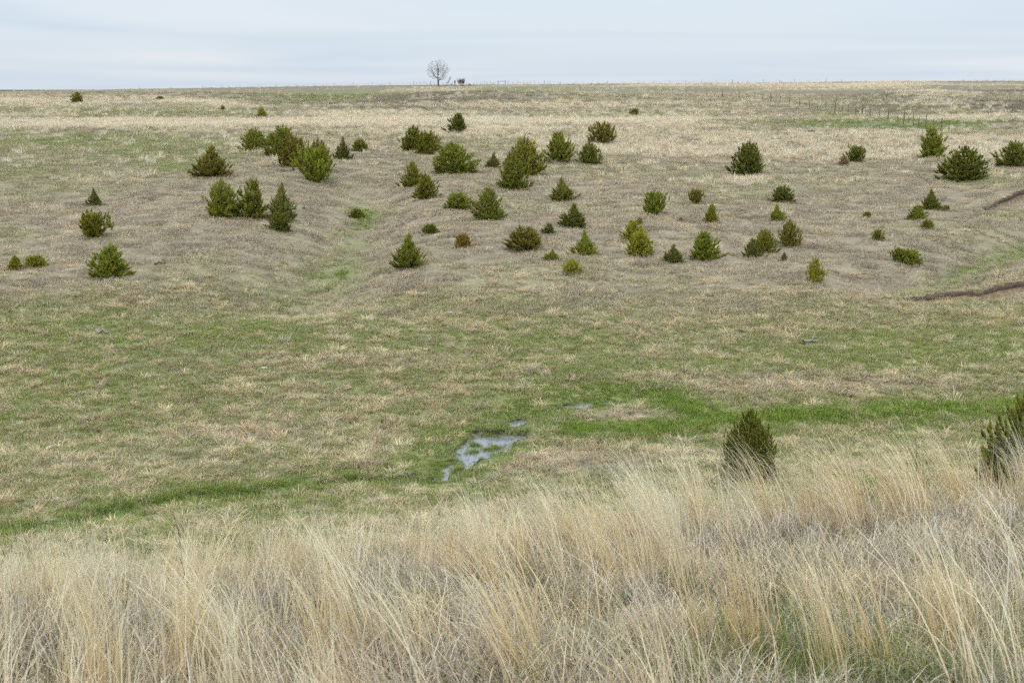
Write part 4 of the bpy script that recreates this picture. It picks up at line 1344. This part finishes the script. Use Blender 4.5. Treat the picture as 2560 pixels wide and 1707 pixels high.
def round_tree(seed, h, w):
    """limbs that grow towards points spread through a round crown"""
    R = np.random.default_rng(seed)
    A = R.normal(0, 1, (900, 3)); A /= np.linalg.norm(A, axis=1, keepdims=True)
    A *= (R.random((900, 1)) ** .42)
    A = A * np.array([w / 2, w / 2, h * .42]) + np.array([0, 0, h * .58])
    A = A[(A[:, 2] > h * .17) & ((A[:, 2] > h * .33) | (np.hypot(A[:, 0], A[:, 1]) > w * .16))]
    st = h * .028
    nodes = [np.array([0, 0, -.2])] + [np.array([.05 * math.sin(i), 0, i * st]) for i in range(0, 8)]
    par = [-1] + list(range(0, 8))
    alive = np.ones(len(A), bool)
    for it in range(70):
        Nn = np.array(nodes)
        D = np.linalg.norm(A[:, None, :] - Nn[None, :, :], axis=2)
        j = D.argmin(1); dm = D.min(1)
        alive &= dm > st * 1.1
        act = alive & (dm < h * .5)
        if not act.any(): break
        for k in np.unique(j[act]):
            v = A[act & (j == k)] - Nn[k]
            v = (v / np.linalg.norm(v, axis=1, keepdims=True)).mean(0) + R.normal(0, .12, 3) + np.array([0, 0, .08])
            nodes.append(Nn[k] + v / (np.linalg.norm(v) + 1e-6) * st); par.append(int(k))
        if len(nodes) > 2600: break
    n = len(nodes); cnt = np.zeros(n)
    kids = np.zeros(n, int)
    for i in range(1, n): kids[par[i]] += 1
    cnt[kids == 0] = 1
    for i in range(n - 1, 0, -1): cnt[par[i]] += cnt[i]
    rad = np.maximum(.016 * h / 10 * cnt ** .5, .027)
    paths = [np.array([nodes[par[i]], nodes[i]]) for i in range(1, n)]
    rr = [np.array([min(rad[par[i]], rad[i] * 1.5), rad[i]]) for i in range(1, n)]
    return paths, rr


def on_crest(px, row):
    g = on_land(px, row, ymin=300)
    return g


def build_horizon():
    Z1 = lambda cx, cy: (1000 + .2126 * cx, 120 + .2126 * cy)
    g = on_crest(*Z1(450, 449)); m = g[1] / F
    t = bpy.data.objects.new('bare_tree', None); COL.objects.link(t); t.location = [float(v) for v in g]
    paths, rad = round_tree(11, 66 * m, 62 * m)
    V, Q = tubes(paths[:8], rad[:8], 8)
    obj('trunk', mesh_np('trunk', V, Q, 4), M_TWIG, t)
    V, Q = tubes(paths[8:], rad[8:], 3)
    obj('crown', mesh_np('crown', V, Q, 4), M_TWIG, t)
    tag(t, 'large leafless tree alone on the horizon', 'tree')
    # leafless thicket
    for i, (cx, cy, hh, ww, lab) in enumerate(((722, 449, 21, 19, 'leafless grey thicket on the horizon right of the bare tree'),
                                               (642, 447, 15, 5, 'thin leafless sapling between the bare tree and the thicket'))):
        g = on_crest(*Z1(cx, cy)); m = g[1] / F
        s = bpy.data.objects.new('bare_shrub', None); COL.objects.link(s); s.location = [float(v) for v in g]
        allp, allr = [], []
        for j in range(7 if i == 0 else 2):
            p, r = bare_branches(40 + i * 10 + j, hh * m * np.random.default_rng(j).uniform(.75, 1), ww * m * .5, 2, .10, fork=.35, nlimb=6, spread=.45, min_r=.03)
            off = np.array([((j / 6) - .5) * ww * m * .6 if i == 0 else j * .3, .2 * (j % 3), 0])
            allp += [q + off for q in p]; allr += r
        V, Q = tubes(allp, allr, 3)
        obj('stem', mesh_np('stem', V, Q, 4), M_TWIG, s)
        tag(s, lab, 'shrub')

    def post_mesh(h, r, seed):
        R = np.random.default_rng(seed)
        z = np.array([-.3, 0, h * .5, h, h + .02])
        P = np.stack([R.normal(0, .012, 5), R.normal(0, .012, 5), z], 1)
        V, Q = tubes([P], [np.array([r, r, r * .95, r * .9, r * .3])], 6)
        return mesh_np('post', V, Q, 4)
    PM = [post_mesh(1.4, .06, 1), post_mesh(1.25, .05, 2), post_mesh(1.6, .10, 3)]

    def fence(name, pts, label, big=()):
        root = bpy.data.objects.new('wire_fence', None); COL.objects.link(root)
        root.location = [float(v) for v in pts[0]]
        o0 = np.array(pts[0])
        for k, p in enumerate(pts):
            q = obj('post', PM[2] if k in big else PM[k % 2], M_POST, root, np.array(p) - o0)
            q.rotation_euler = (.05 * math.sin(k * 3.1), .06 * math.sin(k * 5.3), k)
            q.scale = (1, 1, .85 + .3 * abs(math.sin(k * 1.7)))
        P = np.array(pts) - o0
        for hz in (.35, .7, 1.05):
            V, Q = tubes([P + np.array([0, 0, hz])], [np.full(len(P), .006)], 3)
            obj('wire', mesh_np('wire', V, Q, 4), M_WIRE, root)
        tag(root, label, 'fence', 'wire fences on the far prairie')
        return root
    # along the skyline
    xs = [507, 555, 600, 646, 690, 740, 786, 835, 883, 930, 975] + [Z1(c, 0)[0] for c in (118, 160, 195, 235, 262, 283, 310, 355, 378, 403, 500, 528, 550, 610, 780, 870, 903, 945, 968, 990, 1020, 1063, 1100,
            1270, 1325, 1385, 1415, 1455, 1530, 1580, 1630, 1695, 1737, 1762, 1885, 2068, 2255)]
    x = xs[-1]
    while x < 2090:
        x += 39; xs.append(x)
    pts = []
    for px in xs:
        row = float(np.interp(px, CR_PX, CR_ROW)) + 1.5
        yb = 588.0
        d = ray(px, row)
        xx = d[0] * yb
        pts.append(np.array([xx, yb, float(H(np.array([xx]), np.array([yb]))[0])]))
    big = [i for i, px in enumerate(xs) if abs(px - Z1(1695, 0)[0]) < 1 or abs(px - Z1(355, 0)[0]) < 1]
    f1 = fence('skyline', pts, 'post and wire fence running along the skyline', big)
    # braced gate frame in that fence
    ga, gb = [np.array([ray(Z1(c, 0)[0], 213)[0] * 586, 586, 0]) for c in (1152, 1240)]
    for q in (ga, gb):
        q[2] = float(H(q[0:1], q[1:2])[0])
    o0 = np.array(pts[0])
    V, Q = tubes([np.array([ga + [0, 0, -.2], ga + [0, 0, 1.7]]), np.array([gb + [0, 0, -.2], gb + [0, 0, 1.7]]), np.array([ga + [0, 0, 1.35], gb + [0, 0, 1.35]])],
                 [np.array([.12, .11]), np.array([.12, .11]), np.array([.09, .09])], 6)
    obj('gate_frame', mesh_np('gate_frame', V - o0, Q, 4), M_POST, f1)
    # running down the right-hand slope
    fp = [(1416, 226), (1560, 230), (1679, 235), (1761, 243), (1840, 249), (1918, 256), (2011, 273), (2095, 282), (2160, 293), (2248, 310), (2297, 320), (2372, 330)]
    W = np.array([on_land(a, b, ymin=100) for a, b in fp])
    # evenly spaced in the picture's pixel order, placed on the ground between the surveyed points
    seg = np.linspace(0, len(W) - 1, 44)
    P = np.stack([np.interp(seg, np.arange(len(W)), W[:, q]) for q in range(2)], 1)
    pts = [np.array([a, b, float(H(np.array([a]), np.array([b]))[0])]) for a, b in P]
    fence('slope', pts, 'post and wire fence running down the right-hand slope', (8, 14, 20, 27, 31))
    # ruined corral near the bare tree
    g = on_crest(*Z1(600, 447)); m = g[1] / F
    root = bpy.data.objects.new('broken_corral', None); COL.objects.link(root); root.location = [float(v) for v in g]
    px1 = .2126 * m
    for a, b, r in (((-60, 0, 0), (0, 0, 5.2 * px1 / px1 * .9), .10), ((-40, 0, 0), (-5, 0, 3.8), .08)):
        V, Q = tubes([np.array([[a[0] * px1, 0, .1], [b[0] * px1, 0, b[2] * .8]])], [np.array([r, r])], 5)
        obj('board', mesh_np('board', V, Q, 4), M_POST, root)
    for cx, hh in ((0, 4.5), (10, 3.0), (205, 5.8), (215, 5.8), (225, 4.0), (238, 3.0)):
        V, Q = tubes([np.array([[cx * px1, 0, -.2], [cx * px1 + .05, 0, hh * m]])], [np.array([.16, .13])], 6)
        obj('post', mesh_np('post', V, Q, 4), M_POST, root)
    tag(root, 'broken corral of leaning boards and posts around the leafless thicket', 'corral')
    # fallen pole below it
    g = on_crest(*Z1(770, 468)); m = g[1] / F
    V, Q = tubes([np.array([[-42 * .2126 * m, 0, .12], [0, 0, .16], [44 * .2126 * m, 0, .3]])], [np.array([.08, .12, .16])], 6)
    tag(obj('fallen_pole', mesh_np('fallen_pole', V, Q, 4), M_POST, loc=g), 'dark fallen pole lying below the corral near the horizon', 'pole')
    # yellow marker on the fence line
    g = on_crest(*Z1(1492, 443)); g[1] = 585; g[0] = ray(Z1(1492, 0)[0], 214)[0] * 585; g[2] = float(H(g[0:1], g[1:2])[0])
    root = bpy.data.objects.new('yellow_marker', None); COL.objects.link(root); root.location = [float(v) for v in g]
    V, Q = tubes([np.array([[0, 0, -.2], [0, 0, .7]])], [np.array([.05, .05])], 5)
    obj('post', mesh_np('post', V, Q, 4), M_POST, root)
    me = bpy.data.meshes.new('plate')
    a, b, c = .55, .04, .28
    vs = [(sx * a * (.8 if sz > 0 else 1), sy * b - .09, .45 + sz * c) for sx in (-1, 1) for sy in (-1, 1) for sz in (-1, 1)]
    me.from_pydata(vs, [], [(0, 1, 3, 2), (4, 6, 7, 5), (0, 4, 5, 1), (2, 3, 7, 6), (1, 5, 7, 3), (0, 2, 6, 4)])
    obj('plate', me, M_YELLOW, root)
    tag(root, 'small yellow marker on the skyline fence', 'marker')


build_horizon()


# ------------------------------------------------------------------ small things lying about
def build_small():
    def branch(name, dx, dy, length, r, seed, label, cat, mat, yaw, forks=3):
        g = gd(dx, dy, Hf=H, ymin=25)
        R = np.random.default_rng(seed)
        root = bpy.data.objects.new(name, None); COL.objects.link(root); root.location = [float(v) for v in g]; root.rotation_euler = (0, 0, yaw)
        n = 6
        x = np.linspace(-length / 2, length / 2, n)
        main = np.stack([x, np.cumsum(R.normal(0, .05, n)), r * .9 + np.abs(R.normal(0, .04, n))], 1)
        V, Q = tubes([main], [np.linspace(r, r * .45, n)], 7)
        obj('limb', mesh_np('limb', V, Q, 4), mat, root)
        for j in range(forks):
            t = int(R.integers(2, n - 1))
            e = main[t] + np.array([R.uniform(.1, .5) * length * .5, R.uniform(-.3, .3), R.uniform(.1, .4)])
            V, Q = tubes([np.array([main[t], (main[t] + e) / 2 + [0, 0, .04], e])], [np.array([r * .45, r * .3, r * .15])], 5)
            obj('twig', mesh_np('twig', V, Q, 4), mat, root)
        tag(root, label, cat)
    branch('fallen_branch', 1873, 788, 1.0, .07, 1, 'bleached forked branch lying in the green grass at right', 'branch', M_DEADWOOD, .25, 4)
    branch('fallen_branch', 2200, 786, 1.1, .035, 2, 'thin bleached stick in the green grass near the right edge', 'branch', M_DEADWOOD, .5, 2)
    branch('log', 235, 767, .5, .07, 3, 'short pale log lying in the green grass at left', 'log', M_DEADWOOD, .05, 0)
    branch('fallen_branch', 368, 608, .55, .06, 4, 'dark brown broken branch on the bare left slope', 'branch', M_BARK, .35, 2)
    branch('fallen_branch', 193, 683, .6, .03, 5, 'thin dark stick at the foot of the left slope', 'branch', M_BARK, -.15, 1)

    def stone(dx, dy, s, seed, label):
        g = gd(dx, dy, Hf=H, ymin=25)
        R = np.random.default_rng(seed)
        u = np.linspace(0, math.pi, 7); v = np.linspace(0, 2 * math.pi, 10, endpoint=False)
        V = []
        for a in u:
            for b in v:
                k = 1 + .22 * math.sin(3 * a + seed) * math.cos(2 * b + seed) + R.normal(0, .05)
                V.append((s * k * math.sin(a) * math.cos(b), s * .7 * k * math.sin(a) * math.sin(b), s * .45 * k * math.cos(a) + s * .15))
        Q = []
        for i in range(6):
            for j in range(10):
                Q.append((i * 10 + j, i * 10 + (j + 1) % 10, (i + 1) * 10 + (j + 1) % 10, (i + 1) * 10 + j))
        o = obj('stone', mesh_np('stone', np.array(V), np.array(Q), 4), M_STONE, loc=g)
        tag(o, label, 'stone', 'pale stones in the grass')
    stone(855, 735, .14, 1, 'pale flat stone in the grass below the swale')
    stone(1035, 719, .13, 2, 'pale stone in dry grass, rightmost below the swale')
    stone(978, 804, .12, 3, 'small pale stone in the green strip above the valley middle')
    stone(607, 847, .13, 4, 'grey stone beside a pale grass bank left of the middle')

    def weed(px, py, yb, h, seed, label):
        d = ray(px, py); g = np.array([d[0] * yb, yb, 0]); g[2] = float(H(g[0:1], g[1:2])[0])
        R = np.random.default_rng(seed)
        root = bpy.data.objects.new('weed_stalk', None); COL.objects.link(root); root.location = [float(v) for v in g]
        z = np.linspace(0, h, 6)
        main = np.stack([-z * .12 + np.cumsum(R.normal(0, .008, 6)), np.cumsum(R.normal(0, .01, 6)), z], 1)
        V, Q = tubes([main], [np.linspace(.005, .002, 6)], 5)
        obj('stalk', mesh_np('stalk', V, Q, 4), M_DARKTWIG, root)
        for j in range(4):
            t = 2 + j % 4
            e = main[t] + np.array([R.uniform(-.07, .07), R.uniform(-.05, .05), R.uniform(.05, .12)])
            V, Q = tubes([np.array([main[t], e])], [np.array([.0025, .0015])], 4)
            obj('side_stem', mesh_np('side_stem', V, Q, 4), M_DARKTWIG, root)
        tag(root, label, 'weed', 'dead weed stalks in the foreground')
    weed(475, 1500, 8.0, .55, 1, 'dark dead weed stalk standing in the foreground grass at left')
    weed(2305, 1270, 11.5, .55, 2, 'dark dead weed stalk in the foreground grass near the right edge')


build_small()
